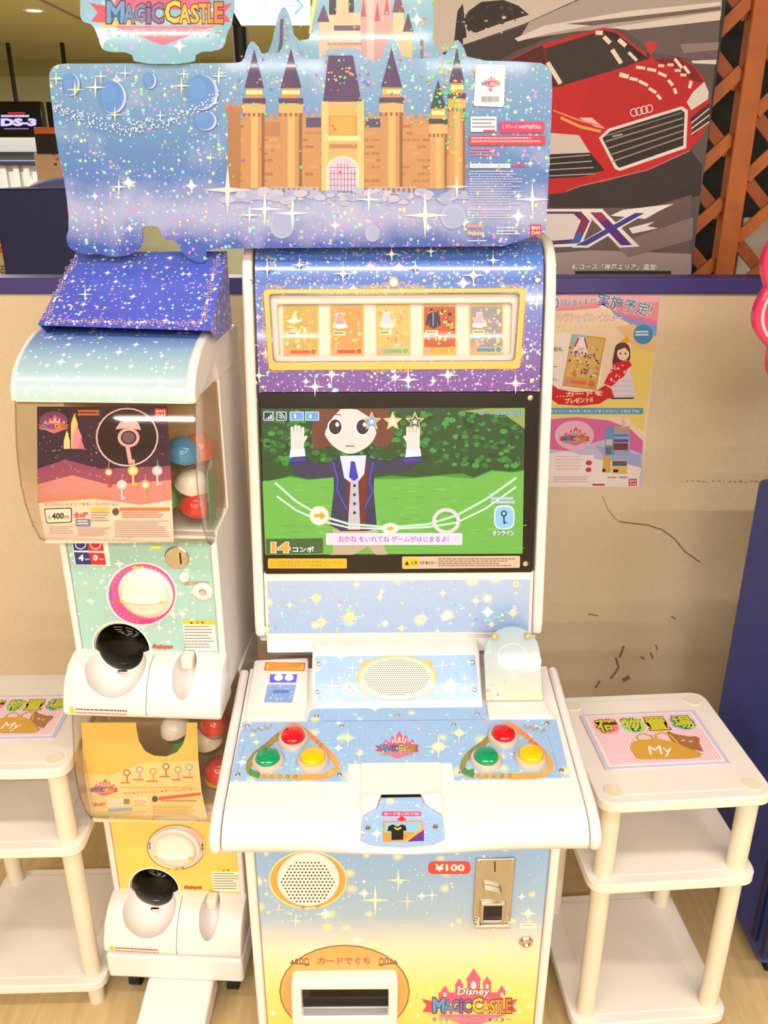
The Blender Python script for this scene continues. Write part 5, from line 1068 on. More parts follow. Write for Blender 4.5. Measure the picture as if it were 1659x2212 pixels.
def gingham():
    m = bpy.data.materials.new('gingham'); m.use_nodes = True; nt = m.node_tree; b = nt.nodes['Principled BSDF']
    u = N(nt, 'ShaderNodeUVMap'); s = N(nt, 'ShaderNodeSeparateXYZ'); nt.links.new(u.outputs[0], s.inputs[0])
    f = lambda o: mth(nt, 'GREATER_THAN', mth(nt, 'FRACT', mth(nt, 'MULTIPLY', o, 150)), .5)
    k = mth(nt, 'MULTIPLY', mth(nt, 'ADD', f(s.outputs[0]), f(s.outputs[1])), .5)
    nt.links.new(mixc(nt, k, (250, 232, 232), (240, 168, 186)), b.inputs['Base Color']); b.inputs['Roughness'].default_value = .3; b.inputs['Coat Weight'].default_value = .4
    M['gingham'] = m
gingham()
mat('sleeve', (206, 200, 226), .2, noise=.02)
def luggage_sign(F, ox, oy, wd, hd, label):
    P = Pl(F.p(ox, oy, .6795), F.ex(), F.ey()); t = thing('tabletop_sign', label, 'sign', P.pt(wd / 2, hd / 2, 0), 'pink luggage signs on the racks')
    sl = mk('plastic_sleeve', slab(P, rpoly([(0, 0), (wd, 0), (wd, hd), (0, hd)], .003), .0016, .0016), M['sleeve'], t, smooth=None)
    pp = mk('paper', slab(P, [(.008, .006), (wd - .008, .006), (wd - .008, hd - .006), (.008, hd - .006)], .0004, .0022), M['cap_white'], t, smooth=None)
    ch = mk('checked_area', slab(P, [(.013, .011), (wd - .013, .011), (wd - .013, hd - .011), (.013, hd - .011)], .0004, .0026), M['gingham'], pp, smooth=None)
    p = Print(P, .0029); p.P = type('Q', (), {'loc': staticmethod(lambda u, v: (u * wd, hd * (1 - v))), 'pt': P.pt})
    for x, c in ((.18, (236, 120, 140)), (.40, (110, 190, 160)), (.605, (240, 140, 100)), (.83, (110, 165, 220))):
        p.ell(x, .25, .105, .15, tuple(min(255, k + 40) for k in c)); p.ell(x, .25, .088, .125, c)
    for ch_, x in zip('荷物置場', (.18, .40, .605, .83)): p.text(ch_, (x - .088, .12, x + .088, .37), (206, 206, 40), .02, outline=(40, 36, 20), ow=.035)
    br = (170, 106, 60)
    p.poly([(.64, .44), (.66, .40), (.70, .46), (.80, .52), (.86, .52), (.88, .56), (.85, .66), (.84, .80), (.72, .72), (.64, .58)], br); p.ell(.735, .585, .016, .014, (246, 240, 230), 10); p.ell(.79, .61, .016, .014, (246, 240, 230), 10); p.ell(.735, .585, .007, .007, (30, 20, 20), 8); p.ell(.79, .61, .007, .007, (30, 20, 20), 8)
    for x0, x1 in ((.375, .50), (.53, .66)): p.line([(x0, .62), (x0 + .005, .47), ((x0 + x1) / 2, .42), (x1 - .005, .47), (x1 + .02, .64)], .018, (196, 176, 70))
    p.poly([(.28, .84), (.27, .70), (.31, .58), (.40, .54), (.55, .54), (.64, .60), (.72, .70), (.80, .84), (.79, .885), (.72, .90), (.40, .885), (.30, .88)], (214, 160, 60)); p.line([(.70, .69), (.78, .80), (.81, .85)], .02, (170, 160, 60))
    p.text('My', (.40, .66, .60, .86), (252, 246, 236), .0, .2)
    p.build('sign_print', pp)
q = [atz(u, v, .6795) for u, v in ((1308, 1663), (1577, 1648), (1492, 1535), (1250, 1545))]
o = q[0] - RR.p(0, 0, .6795); ox, oy = o.dot(RR.ex()), o.dot(RR.ey())
luggage_sign(RR, ox, oy, (q[1] - q[0]).length, .5 * ((q[3] - q[0]).length + (q[2] - q[1]).length) , 'pink checked luggage-place sign with a bag drawing on the right rack')
q = [atz(u, v, .6795) for u, v in ((118, 1595), (146, 1492))]
o = q[0] - RL.p(0, 0, .6795); wd = .205; luggage_sign(RL, o.dot(RL.ex()) - wd, o.dot(RL.ey()), wd, .155, 'pink checked luggage-place sign on the left rack, cut by the picture edge')

# ================================================================== posters
pst = thing('wall_poster', 'colourful pink and yellow game campaign poster taped to the cream partition', 'poster', PW.px(1310, 1050, .0))
PPo = Pl((0, PY - .002, 0), (1, 0, 0), (0, 0, 1))
b = mk('sheet', slab(PPo, locs(PPo, [(1120, 622), (1427, 622), (1385, 1054), (1120, 1052)]), .0012, 0), M['cap_white'], pst, smooth=None)
p = Print(PPo, .0004, .000008); p.cs = (4.707, 1180, 600)
p.poly([(-260, 104), (1162, 104), (1110, 620), (960, 2122), (-260, 2122)], (250, 226, 200)); p.poly([(-260, 104), (1162, 104), (1130, 440), (900, 400), (600, 300), (300, 330), (-260, 360)], (246, 150, 160)); p.poly([(-260, 240), (300, 150), (700, 104), (1162, 104), (1150, 250), (700, 240), (200, 260), (-260, 340)], (250, 190, 200))
p.poly([(650, 300), (800, 370), (1130, 440), (1126, 490), (800, 400)], (226, 130, 180)); p.poly([(650, 310), (800, 400), (1126, 490), (1120, 560), (860, 470), (700, 390)], (130, 170, 226)); p.poly([(760, 400), (1120, 550), (1116, 600), (860, 480)], (170, 160, 220))
p.poly([(860, 560), (1116, 600), (1010, 1400), (985, 1560), (860, 1480)], (246, 222, 120)); p.poly([(700, 500), (880, 470), (1116, 600), (1100, 760), (900, 700)], (248, 200, 150))
p.poly([(-260, 560), (250, 560), (600, 620), (540, 1140), (-260, 1100)], (252, 240, 232)); p.poly([(0, 1280), (700, 1240), (1030, 1240), (1010, 1420), (0, 1420)], (248, 226, 130))
p.text('0', (66, 205, 130, 315), (84, 140, 190), .02, outline=(250, 250, 255), ow=.04); p.text('日(土)より', ((150, 222), (505, 205), (510, 280), (150, 302)), (84, 140, 190), .012, outline=(252, 252, 255), ow=.035)
p.text('実施予定!', ((525, 145), (1110, 268), (1040, 400), (520, 285)), (84, 140, 190), .012, outline=(252, 252, 255), ow=.035)
p.text('ラキラシャイニー★スター', ((60, 352), (780, 368), (780, 440), (60, 450)), (252, 246, 246), .015, outline=(190, 60, 80), ow=.04); p.text('デビューキャンペーン', ((95, 475), (670, 462), (672, 525), (100, 540)), (244, 214, 80), .03, outline=(250, 246, 246), ow=.05)
p.ell(985, 575, 100, 100, (70, 150, 206)); p.rule(905, 540, 1060, 600, 2, (240, 248, 252), .6)
p.text('次配布。', (36, 705, 176, 750), (70, 40, 50), .01); p.text('ター', (20, 880, 112, 926), (60, 50, 60), .02); p.text('はなし', (20, 1012, 116, 1048), (70, 50, 56), .01)
p.poly([(258, 570), (608, 610), (508, 1142), (160, 1100)], (216, 170, 80)); p.poly([(268, 590), (590, 625), (500, 1030), (190, 1000)], (226, 190, 110)); p.poly([(262, 572), (420, 590), (400, 700), (250, 680)], (150, 200, 226))
p.poly([(320, 600), (390, 605), (400, 680), (424, 780), (340, 800), (262, 770), (300, 680)], (246, 240, 250)); p.line([(330, 610), (290, 700)], 18, (214, 50, 60)); p.line([(388, 610), (416, 720)], 14, (214, 50, 60))
for k in range(90): p.ell(random.uniform(230, 540), random.uniform(700, 1010), random.uniform(6, 18), random.uniform(6, 18), random.choice([(226, 180, 90), (200, 140, 60), (214, 60, 110), (120, 60, 120), (240, 210, 120), (236, 236, 240), (60, 80, 140)]), 8)
p.poly([(180, 1020), (500, 1052), (492, 1110), (172, 1076)], (226, 180, 90)); p.poly([(245, 1036), (410, 1050), (404, 1088), (240, 1074)], (232, 110, 90)); p.ell(208, 1050, 28, 28, (206, 150, 150)); p.ell(460, 1080, 34, 32, (230, 110, 60))
# dancing girl in a red dotted dress
p.poly([(690, 760), (700, 690), (760, 650), (830, 670), (856, 740), (850, 850), (800, 830), (690, 900), (666, 870)], (90, 50, 50), 1); p.ell(780, 770, 62, 70, (252, 224, 206)); p.poly([(715, 740), (740, 680), (800, 668), (850, 720), (846, 760), (800, 710)], (104, 60, 56)); p.ell(752, 770, 9, 12, (90, 50, 40), 10); p.ell(804, 770, 9, 12, (90, 50, 40), 10); p.line([(768, 812), (784, 812)], 5, (200, 90, 90)); p.poly([(750, 660), (822, 580), (850, 660)], (246, 180, 50))
p.poly([(850, 940), (890, 1080), (905, 1220), (640, 1220), (700, 1060), (800, 930)], (234, 226, 240)); [p.line([(690 - 12 * k, 1050 + 50 * k), (890 + 5 * k, 1050 + 50 * k)], 6, (200, 190, 220)) for k in range(4)]
p.poly([(690, 870), (760, 850), (840, 840), (870, 890), (820, 930), (790, 1000), (660, 1105), (585, 1075), (640, 960)], (222, 30, 44)); [p.ell(random.uniform(640, 800), random.uniform(890, 1060), 8, 9, (250, 226, 226), 8) for k in range(26)]; p.line([(660, 1225), (890, 1222)], 14, (40, 30, 34))
p.poly([(10, 1190), (60, 1085), (120, 1130), (300, 1165), (500, 1150), (600, 1090), (660, 1130), (690, 1215), (620, 1230), (540, 1280), (340, 1300), (120, 1285), (60, 1240)], (214, 34, 40)); p.text('…カードを', ((96, 1165), (574, 1140), (576, 1195), (100, 1215)), (252, 226, 190), .04); p.text('プレゼント!!', ((188, 1225), (472, 1205), (470, 1265), (190, 1280)), (252, 226, 190), .05)
p.rect(-100, 1322, 985, 1384, (90, 165, 214), 12); p.text('ラシャイニー★スターのカードをください」と伝えてね♪', (10, 1338, 950, 1370), (240, 248, 252), .02)
p.poly([(-260, 1480), (0, 1440), (300, 1415), (640, 1450), (860, 1540), (985, 1660), (970, 2122), (-260, 2122)], (206, 200, 236)); p.poly([(-260, 1480), (0, 1440), (300, 1415), (640, 1450), (860, 1540), (985, 1660), (970, 1790), (600, 1640), (200, 1760), (-260, 1700)], (226, 110, 176)); p.ell(285, 1600, 200, 150, (246, 190, 220))
p.poly([(-260, 1830), (200, 1760), (500, 1840), (966, 1900), (940, 2122), (-260, 2122)], (250, 238, 236)); p.poly([(500, 1700), (960, 1800), (966, 1930), (600, 1840)], (170, 180, 226)); p.rect(55, 1800, 485, 1985, (252, 240, 240))
logo(p, 285, 1600, 320)
p.rule(90, 1810, 400, 1970, 5, (240, 170, 180), .25); p.ell(432, 1880, 32, 26, (226, 50, 100)); p.ell(428, 1950, 30, 24, (226, 50, 100))
# little picture of the machines
p.rect(598, 1520, 690, 1800, (110, 160, 206)); p.rect(690, 1510, 846, 1800, (150, 180, 214)); p.rect(606, 1640, 670, 1700, (226, 210, 200)); p.rect(600, 1720, 660, 1790, (110, 110, 140)); p.rect(690, 1590, 836, 1610, (70, 130, 200)); p.rect(690, 1640, 832, 1670, (90, 80, 160)); p.rect(682, 1680, 828, 1750, (130, 60, 60)); p.rect(574, 1815, 656, 1980, (226, 180, 90)); p.rect(666, 1850, 822, 1990, (230, 200, 110)); p.rect(670, 1860, 816, 1910, (90, 100, 140)); p.rect(680, 1945, 730, 1975, (60, 40, 30)); p.ell(584, 1955, 18, 18, (40, 30, 30), 12); p.poly([(755, 1500), (780, 1405), (800, 1500)], (240, 190, 190)); p.rect(700, 1520, 840, 1570, (206, 160, 120))
p.rule(70, 2020, 430, 2090, 3, (226, 150, 160), .35); p.rule(620, 2020, 720, 2040, 1, (230, 110, 120), .7); p.text('Gashapon', (740, 2014, 826, 2040), (120, 110, 110), .03); p.rect(468, 2092, 592, 2112, (214, 60, 100)); p.rect(836, 2042, 918, 2112, (214, 30, 50)); p.text('BAN', (846, 2050, 910, 2074), (252, 236, 236), .02); p.text('DAI', (846, 2082, 910, 2104), (252, 236, 236), .02)
p.build('poster_print', b, 'ink_paper')

# large car poster standing behind the partition
CPY = 2.5
PCa = Pl((0, CPY, 0), (1, 0, 0), (0, 0, 1))
cpo = thing('car_poster', 'large upright poster of a red sports car behind the partition', 'poster', PCa.px(1300, 600, 0))
pl = PCa.loc(900, -60)[0]; prx = PCa.loc(1530, 300)[0]; zt = PCa.loc(1200, -70)[1]
bd = mk('board', slab(PCa, [(pl, 1.30), (prx, 1.30), (prx, zt), (pl, zt)], .02, 0), M['dark'], cpo, smooth=None)
mk('stand_leg', box(W0, pl + .1, pl + .14, CPY + .02, CPY + .06, 0, 1.5), M['dark'], cpo, smooth=None); mk('stand_leg', box(W0, prx - .14, prx - .1, CPY + .02, CPY + .06, 0, 1.5), M['dark'], cpo, smooth=None)
p = Print(PCa, .0005, .00002); p.cs = (2.517, 1000, 0)
p.poly([(-250, -150), (1420, -150), (1404, 0), (1330, 760), (1240, 1500), (-250, 1500)], (96, 84, 84))
p.poly([(-250, -150), (660, -150), (600, 10), (300, 110), (0, 250), (-250, 330)], (228, 214, 204)); p.poly([(30, 60), (100, 10), (220, 0), (300, 30), (360, 80), (200, 130), (120, 160), (40, 190), (0, 120)], (56, 44, 40)); p.poly([(-60, 330), (-30, 60), (0, 20), (20, 200), (60, 240), (40, 330)], (60, 48, 46))
for k in range(40): p.ell(random.uniform(-40, 350), random.uniform(20, 190), random.uniform(4, 14), random.uniform(4, 12), random.choice([(60, 48, 44), (228, 214, 204), (90, 76, 70)]), 7)
p.poly([(0, 210), (300, 110), (620, -20), (660, -20), (330, 130), (0, 245)], (226, 214, 206)); p.poly([(-60, 330), (0, 250), (400, 120), (520, 180), (260, 290), (200, 330)], (70, 56, 52)); p.poly([(360, 120), (700, -30), (1410, -30), (1402, 90), (900, 150), (620, 170), (300, 220)], (190, 176, 172)); p.poly([(280, 210), (440, 140), (900, 60), (1400, 10), (1400, 30), (900, 100), (470, 180), (300, 226)], (240, 230, 224)); p.poly([(800, 150), (1400, 60), (1398, 110), (900, 165)], (236, 226, 220)); p.poly([(560, 130), (1400, 36), (1400, 56), (700, 140)], (120, 104, 104))
p.poly([(880, 165), (1396, 115), (1380, 330), (1300, 330), (1040, 290)], (110, 94, 96)); p.poly([(1240, 330), (1378, 325), (1376, 350), (1250, 345)], (236, 226, 226)); p.poly([(1180, 240), (1390, 230), (1386, 270), (1200, 290)], (150, 132, 134))
red, dred, lred = (206, 24, 30), (130, 14, 22), (236, 70, 60)
p.poly([(470, 1060), (560, 1045), (600, 1020), (1000, 930), (1240, 820), (1300, 900), (1290, 1060), (1000, 1150), (470, 1150)], (58, 46, 46))
p.poly([(240, 330), (430, 240), (700, 165), (770, 150), (840, 170), (960, 265), (1030, 320), (1110, 325), (1180, 312), (1240, 345), (1300, 410), (1330, 480), (1340, 560), (1345, 640), (1300, 735), (1230, 820), (1000, 925), (780, 985), (600, 1022), (550, 1048), (440, 1058), (440, 480), (240, 420)], red)
p.poly([(440, 265), (700, 185), (770, 168), (830, 190), (1000, 320), (880, 365), (540, 465), (470, 380)], (58, 46, 42)); p.poly([(760, 165), (830, 180), (1010, 322), (960, 330)], (30, 24, 24)); p.poly([(250, 330), (430, 245), (440, 270), (470, 400), (540, 470), (440, 480), (240, 420)], (90, 20, 22))
p.poly([(700, 440), (900, 360), (1110, 335), (1230, 360), (1310, 450), (1240, 480), (1160, 590), (1000, 640), (800, 700), (640, 600)], (196, 22, 28)); p.poly([(1030, 325), (1180, 312), (1260, 370), (1310, 450), (1250, 440), (1150, 370)], dred)
for L in (((765, 200), (800, 235)), ((810, 270), (860, 345)), ((845, 215), (885, 250)), ((900, 285), (945, 330)), ((850, 405), (900, 418)), ((905, 425), (950, 435)), ((955, 440), (1005, 465)), ((1010, 480), (1050, 505)), ((1055, 515), (1075, 540)), ((1060, 395), (1105, 415)), ((1115, 435), (1140, 465)), ((1148, 480), (1158, 510)), ((1000, 375), (1050, 385)), ((940, 365), (990, 372)), ((460, 340), (530, 455)), ((720, 178), (760, 180)), ((1150, 320), (1190, 370)), ((1200, 360), (1230, 400)), ((1240, 440), (1230, 480))): p.line(L, 24 if L[0][0] < 900 else 17, (250, 236, 214))
for x, y in ((1060, 350), (1110, 345), (1150, 375), (1180, 400)): p.rect(x, y, x + 34, y + 16, (246, 214, 190))
p.poly([(630, 640), (700, 640), (770, 700), (720, 690)], (250, 210, 200)); p.line([(490, 600), (620, 650), (760, 690)], 10, (246, 140, 110)); p.line([(530, 640), (640, 690), (750, 715)], 16, (240, 170, 90))
p.poly([(440, 720), (630, 735), (690, 830), (440, 850)], (226, 210, 206)); p.poly([(440, 840), (690, 830), (770, 925), (640, 962), (440, 972)], (40, 30, 30)); [p.line([(440, 862 + 32 * k), (690 + 10 * k, 842 + 34 * k)], 6, (190, 174, 166)) for k in range(4)]
p.poly([(738, 750), (790, 700), (1190, 578), (1222, 600), (1212, 805), (850, 930), (825, 918)], (240, 230, 226)); p.poly([(756, 752), (800, 714), (1184, 596), (1204, 612), (1196, 792), (850, 912), (836, 902)], (44, 34, 32)); [p.line([(775 + 12 * k, 770 + 36 * k), (1196, 642 + 34 * k)], 7, (170, 152, 142)) for k in range(4)]; p.line([(770, 740), (1190, 612)], 6, (150, 130, 124)); p.line([(812, 742), (866, 730)], 9, (190, 180, 176))
for k in range(4): p.ring(928 + 28 * k, 612 - 7 * k, 21, 23, 5, (240, 232, 230), 18)
p.poly([(1215, 555), (1250, 500), (1310, 445), (1335, 500), (1330, 540), (1240, 600)], (232, 222, 220)); p.poly([(1236, 640), (1340, 560), (1342, 650), (1250, 740)], (60, 40, 40)); [p.line([(1240, 670 + 30 * k), (1338, 590 + 36 * k)], 7, (226, 214, 210)) for k in range(3)]
p.poly([(985, 235), (1010, 225), (1055, 230), (1050, 262), (1020, 300), (1000, 280)], (214, 50, 46)); p.line([(1000, 290), (1010, 318)], 14, (110, 20, 20)); p.line([(560, 1040), (640, 1010), (1000, 925), (1230, 820)], 5, (190, 150, 140))
# DX lettering with speed lines
p.poly([(440, 1350), (440, 1130), (1000, 1130), (1240, 1060), (1240, 1500), (440, 1500)], (110, 90, 92)); p.poly([(440, 1380), (700, 1360), (1240, 1380), (1240, 1500), (440, 1500)], (176, 156, 156)); p.poly([(820, 1330), (1250, 1180), (1246, 1300), (900, 1400)], (140, 120, 122))
p.poly([(440, 1136), (650, 1136), (700, 1195), (640, 1340), (440, 1345)], (250, 246, 246)); p.poly([(440, 1150), (640, 1150), (688, 1200), (632, 1322), (440, 1332)], (90, 50, 110)); p.poly([(440, 1162), (600, 1162), (640, 1200), (600, 1300), (440, 1312)], (236, 226, 226)); p.poly([(640, 1160), (688, 1200), (660, 1262), (610, 1270), (640, 1200)], (150, 40, 90)); p.poly([(610, 1270), (660, 1262), (632, 1322), (560, 1326), (600, 1300)], (60, 100, 180))
p.poly([(800, 1172), (870, 1140), (1145, 1108), (1060, 1150), (990, 1190)], (250, 246, 246)); p.poly([(900, 1240), (1040, 1204), (1000, 1230), (1060, 1240), (920, 1270)], (246, 240, 240)); p.line([(640, 1140), (760, 1140)], 10, (250, 246, 246))
p.poly([(650, 1140), (760, 1140), (960, 1340), (850, 1346)], (250, 246, 246)); p.poly([(590, 1346), (680, 1346), (1010, 1150), (930, 1150)], (250, 246, 246)); p.poly([(690, 1154), (752, 1154), (918, 1332), (858, 1334)], (96, 40, 130)); p.poly([(690, 1154), (752, 1154), (790, 1196), (736, 1204)], (160, 50, 100)); p.poly([(612, 1334), (672, 1334), (985, 1158), (935, 1158)], (66, 60, 160))
p.text('新コース「神戸エリア」追加!', (590, 1432, 1056, 1468), (252, 246, 240), .04, .15, outline=(60, 44, 44), ow=.05); p.text('!', (496, 1432, 510, 1468), (252, 246, 240), .04, .15, outline=(60, 44, 44), ow=.05)
p.rect(608, 1472, 1130, 1490, (50, 40, 40)); p.build('poster_print', bd, 'ink_paper')

# wooden lattice screen behind the poster
TY = 2.62
PT2 = Pl((0, TY, 0), (1, 0, 0), (0, 0, 1))
lat = thing('lattice_screen', 'orange-brown wooden lattice screen at the right behind the car poster', 'screen', Vector((1.15, TY, 0)))
xp = PT2.loc(1602, 300)[0]; LW = .05; xl, xr = xp - .33, xp + .40; ztop = 2.35
for x in (xp, xl, xr): mk('upright', box(W0, x - .028, x + .028, TY - .022, TY + .03, 0, ztop), M['wood'], lat, bevel=.004)
def slat(a, b, wd, y0, m):
    d = Vector((b[0] - a[0], b[1] - a[1])); n = Vector((-d.y, d.x)).normalized() * wd / 2
    P2 = Pl((0, y0, 0), (1, 0, 0), (0, 0, 1)); q = [(a[0] + n.x, a[1] + n.y), (a[0] - n.x, a[1] - n.y), (b[0] - n.x, b[1] - n.y), (b[0] + n.x, b[1] + n.y)]
    return mk('slat', slab(P2, q[::-1], .009, 0), m, lat, smooth=None)
for (x0, x1) in ((xl + .028, xp - .028), (xp + .028, xr - .028)):
    wdt = x1 - x0; z = .9; pit = .17
    while z < ztop + .3:
        for dirn in (1, -1):
            za, zb_ = (z, z + wdt) if dirn > 0 else (z, z - wdt)
            xa, xb = x0, x1
            lo, hi = 1.0, ztop
            def clip(x_a, z_a, x_b, z_b):
                if max(z_a, z_b) <= lo or min(z_a, z_b) >= hi: return None
                pts = []
                for (xx, zz, ox_, oz) in ((x_a, z_a, x_b, z_b), (x_b, z_b, x_a, z_a)):
                    zc = min(max(zz, lo), hi); tt = (zc - zz) / (oz - zz); pts.append((xx + (ox_ - xx) * tt, zc))
                return pts
            c = clip(xa, za, xb, zb_)
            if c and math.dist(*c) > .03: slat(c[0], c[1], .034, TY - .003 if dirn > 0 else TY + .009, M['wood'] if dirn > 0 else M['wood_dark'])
        z += pit
# dark cabinet seen through the lattice
bk = thing('dark_cabinet', 'dark cabinet with a pale panel seen through the wooden lattice', 'cabinet', Vector((1.3, 3.2, 0)))
mk('case', box(W0, .75, 2.6, 3.05, 3.6, 0, 2.7), M['dark'], bk, bevel=.01); mk('pale_panel', box(W0, 1.22, 1.75, 3.03, 3.049, 1.0, 1.62), M['cap_white'], bk, bevel=.004)

# ================================================================== blue machine and pink sign at the right edge
bl = thing('blue_machine', 'dark blue game machine side at the right edge behind the right rack', 'arcade machine', Vector((1.2, 1.6, 0)))
pf = [(1.86, .05), (1.86, 1.105), (1.80, 1.12), (1.62, 1.20), (1.45, 1.22), (1.40, 1.10), (1.40, .10), (1.44, .05)]
mk('case', prism(W0, pf, .873, 1.50), M['blue_mach'], bl, bevel=.012, seg=3)
mk('kick_base', box(W0, .91, 1.48, 1.46, 1.84, .0, .052), M['rubber'], bl, smooth=None)
mk('side_rib', box(W0, .864, .874, 1.405, 1.425, .10, 1.0), M['navy'], bl, bevel=.003); mk('side_rib', box(W0, .864, .874, 1.455, 1.475, .10, 1.0), M['navy'], bl, bevel=.003)
ps = thing('pink_pop_sign', 'glossy pink scalloped sign at the right picture edge above the blue machine', 'sign', Vector((.968, 1.70, 1.20)))
PP = Pl((0, 1.70, 0), (1, 0, 0), (0, 0, 1)); cx, cz_ = 1.028, 1.56
lob = [(cx + (.276 + .022 * abs(math.sin(7 * a))) * math.cos(a), cz_ + (.276 + .022 * abs(math.sin(7 * a))) * math.sin(a)) for a in [2 * math.pi * k / 168 for k in range(168)]]
mk('scalloped_panel', slab(PP, lob, .03, 0), M['pink_sign'], ps, bevel=.006)
il = [(cx + (x - cx) * .965, cz_ + (z - cz_) * .965) for x, z in lob]; il2 = [(cx + (x - cx) * .945, cz_ + (z - cz_) * .945) for x, z in lob]
mk('pale_outline', ringslab(PP, il, il2, .002, .002), M['pale_pink'], ps, smooth=None); mk('sign_post', tube((.968, 1.715, 1.17), (.968, 1.715, 1.34), .012), M['pale_pink'], ps)

# ================================================================== far shop seen over the partition, left
def at(u, v, y): return aty(u, v, y)
def boxpx(u0, v0, u1, v1, y, dy): a, b = at(u0, v1, y), at(u1, v0, y); return box(W0, a.x, b.x, y, y + dy, a.z, b.z)
def fbox(u0, v0, u1, v1, y, dy, z0=0.): a, b = at(u0, v1, y), at(u1, v0, y); return box(W0, a.x, b.x, y, y + dy, z0, b.z)
nv = thing('navy_cabinet', 'dark navy cabinet back standing just behind the partition at left', 'cabinet', Vector((at(85, 600, 3.0).x, 3.2, 0)))
mk('case', fbox(12, 407, 168, 600, 3.0, .5), M['navy'], nv, bevel=.008); a = at(110, 405, 3.1)
mk('top_pad', ball((a.x, 3.2, a.z - .005), .1, 20, 12, 1.1, .9, .35), M['purple_pad'], nv, smooth=60)
cl = thing('prize_machine', 'cream prize game machine with orange bands at the far left edge', 'arcade machine', Vector((at(0, 600, 3.4).x, 3.6, 0)))
mk('case', fbox(-90, 416, 30, 600, 3.4, .5), M['cream'], cl, bevel=.008)
for v0, v1 in ((513, 526), (534, 546)): mk('orange_band', boxpx(-90, v0, 33, v1, 3.385, .02), M['orange'], cl, bevel=.003)
PP2 = Pl((0, 3.4, 0), (1, 0, 0), (0, 0, 1)); p = Print(PP2, .001); p.cs = (3.95, 0, 80)
p.poly([(-200, 1880), (108, 1880), (150, 2055), (-200, 2055)], (226, 200, 150))
for k in range(6): p.ring(10 + 22 * (k % 3), 1910 + 50 * (k // 3) + 60, 16, 22, 6, (60, 50, 40), 12)
for k in range(9): p.line([(88 + 5 * k, 1880 + 20 * k), (120 + 4 * k, 1880 + 20 * k)], 8, (110, 70, 40))
p.poly([(-200, 1370), (30, 1370), (36, 1460), (-200, 1470)], (190, 160, 60)); p.ell(4, 1585, 16, 18, (110, 40, 40)); p.rule(-100, 1620, 80, 1720, 4, (150, 90, 70), .4)
p.build('case_print', cl.children[0], 'ink_paper')
# hanging black sign
hs = thing('hanging_sign', 'black hanging sign with white DS-3 lettering far left', 'sign', Vector((at(40, 295, 9.8).x, 9.8, at(40, 295, 9.8).z)))
bdo = mk('sign_box', boxpx(-40, 219, 86, 296, 9.8, .12), M['black'], hs, bevel=.008)
for u0, v0, u1, v1 in ((16, 103, 36, 222),): mk('hanging_rod', tube(at(u1, 225, 9.85), Vector((at(u1, 225, 9.85).x, 9.85, CEIL_Z)), .022, n=10), M['dark'], hs)
P6 = Pl((0, 9.8, 0), (1, 0, 0), (0, 0, 1)); p = Print(P6, .002, .0003); p.cs = (3.95, 0, 80)
p.rect(66, 642, 216, 656, (226, 30, 40)); p.rule(10, 664, 290, 686, 1, (214, 200, 250), .9); p.text('DS-3', (8, 694, 312, 760), (214, 204, 252), .06, outline=(90, 70, 190), ow=.03); p.rule(36, 778, 300, 790, 1, (150, 140, 210), .8)
o = p.build('sign_lettering', bdo, 'ink_screen')
hs2 = thing('hanging_sign', 'plain black hanging sign beside the lettered one', 'sign', Vector((at(110, 275, 9.8).x, 9.8, at(110, 275, 9.8).z)))
mk('sign_box', boxpx(106, 220, 175, 278, 9.8, .12), M['black'], hs2, bevel=.008); a = at(150, 222, 9.85); mk('hanging_rod', tube(a, Vector((a.x, 9.85, CEIL_Z)), .022, n=10), M['dark'], hs2)
oc = thing('vending_cabinet', 'cream cabinet with an orange cap behind the navy cabinet', 'cabinet', Vector((at(105, 400, 4.6).x, 4.8, 0)))
mk('case', fbox(82, 330, 150, 400, 4.6, .4), M['cream'], oc, bevel=.006); mk('dark_head', boxpx(78, 288, 150, 320, 4.58, .42), M['dark'], oc, bevel=.004); mk('orange_cap', boxpx(74, 275, 150, 289, 4.56, .45), M['orange'], oc, bevel=.004); mk('head_wedge', boxpx(80, 318, 150, 332, 4.58, .42), M['dark'], oc, smooth=None)
p = Print(Pl((0, 4.6, 0), (1, 0, 0), (0, 0, 1)), .001, .0001); p.cs = (3.95, 0, 80); p.star(458, 1000, 24, (236, 110, 60)); p.star(490, 1044, 18, (236, 90, 60)); p.text('M', (460, 1074, 486, 1098), (90, 60, 50), .02); p.build('case_print', oc.children[0], 'ink_paper')
mat('pale_shelf', (216, 226, 232), .6, noise=.03, nscale=4)  # plain pale grey-blue of the shelving itself
sh_ = thing('white_shelving', 'pale shelving unit with dark shelf edges far left', 'shelving', Vector((at(30, 420, 8.0).x, 8.1, 0)))
mk('back_panel', fbox(-120, 297, 100, 430, 8.0, .1), M['pale_shelf'], sh_, smooth=None)
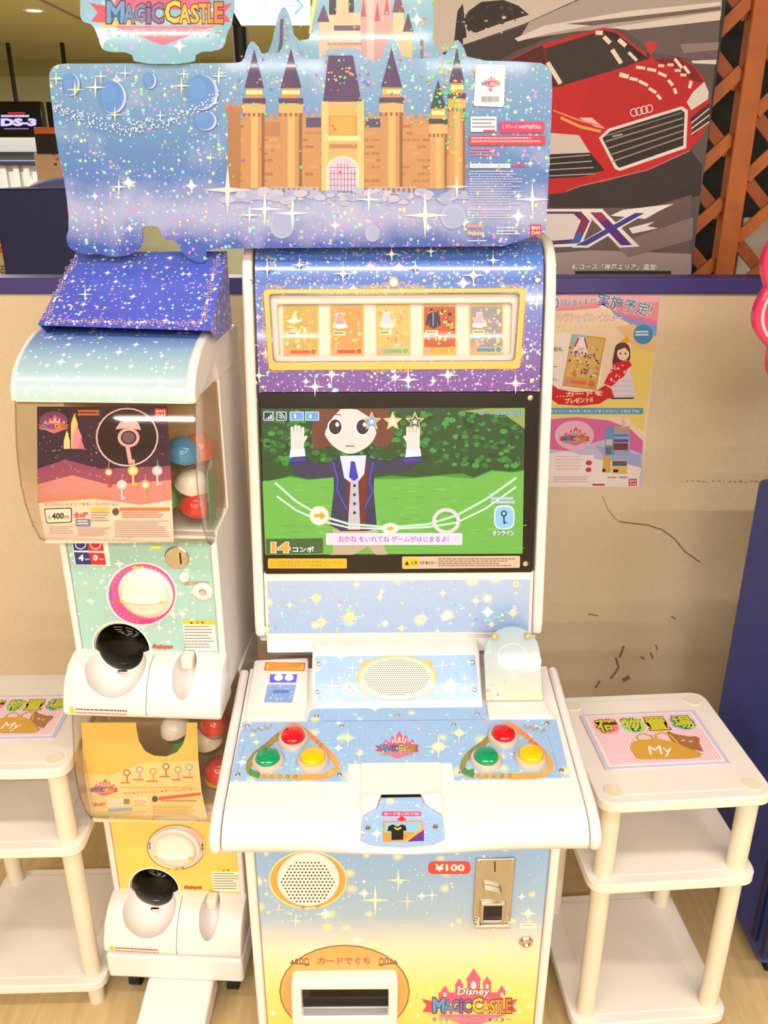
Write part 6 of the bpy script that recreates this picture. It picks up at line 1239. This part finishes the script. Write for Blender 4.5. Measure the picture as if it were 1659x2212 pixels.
for v0, v1, m in ((328, 334, 'dark'), (348, 358, 'navy')): mk('shelf_edge', boxpx(-120, v0, 96, v1, 7.9, .1), M[m], sh_, smooth=None)
for u in (10, 38, 60): mk('divider', boxpx(u, 358, u + 1, 430, 7.95, .05), M['lamp_house'], sh_, smooth=None)
ex = thing('lit_direction_sign', 'glowing white hanging direction sign with cyan arrow at the top', 'sign', at(590, 48, 4.2))
eb = mk('light_box', boxpx(505, -60, 664, 46, 4.2, .12), M['exit_glow'], ex, bevel=.01)
p = Print(Pl((0, 4.2, 0), (1, 0, 0), (0, 0, 1)), .002, .0003); p.cs = (2.183, 460, 0)
p.line([(386, -10), (424, 28), (386, 66)], 9, (90, 190, 214)); p.line([(330, 28), (420, 28)], 5, (150, 220, 230)); p.line([(248, 0), (256, 50)], 5, (160, 230, 236)); p.build('arrow_print', eb, 'ink_screen')
for u in (520, 650): a = at(u, -60, 4.26); mk('hanging_rod', tube(a, Vector((a.x, 4.26, CEIL_Z)), .008, n=8), M['dark'], ex)
pd = thing('dark_post', 'dark leaning pole behind the sign board, right of the logo sign', 'pole', Vector((at(528, 112, 3.6).x, 3.6, 0)))
mk('pole', tube(Vector((at(528, 112, 3.6).x + .02, 3.6, 0)), at(518, 60, 3.6), .03, n=12), M['dark'], pd); mk('arm', tube(at(518, 66, 3.6), at(498, 30, 3.6), .014, n=10), M['dark'], pd)
dl = thing('ceiling_downlight', 'small round ceiling downlight at the top left', 'ceiling lamp', atz(73, 20, CEIL_Z - .012)); c = atz(73, 20, CEIL_Z)
mk('trim_ring', lathe(c, (0, 0, -1), [(.06, 0), (.085, 0), (.085, .01), (.06, .012), (.06, 0)], 24), M['lamp_house'], dl); mk('lens', lathe(c, (0, 0, -1), [(0, .004), (.06, .004), (.06, 0)], 24), M['tube_glow'], dl)
for k, x in enumerate((-4.4, -2.6, -.8, 1.0, 2.8)): struct(mk('trim_%d' % (4 + k), box(W0, x - .012, x + .012, 2.6, 8.6, CEIL_Z - .012, CEIL_Z), M['seam'], smooth=None))
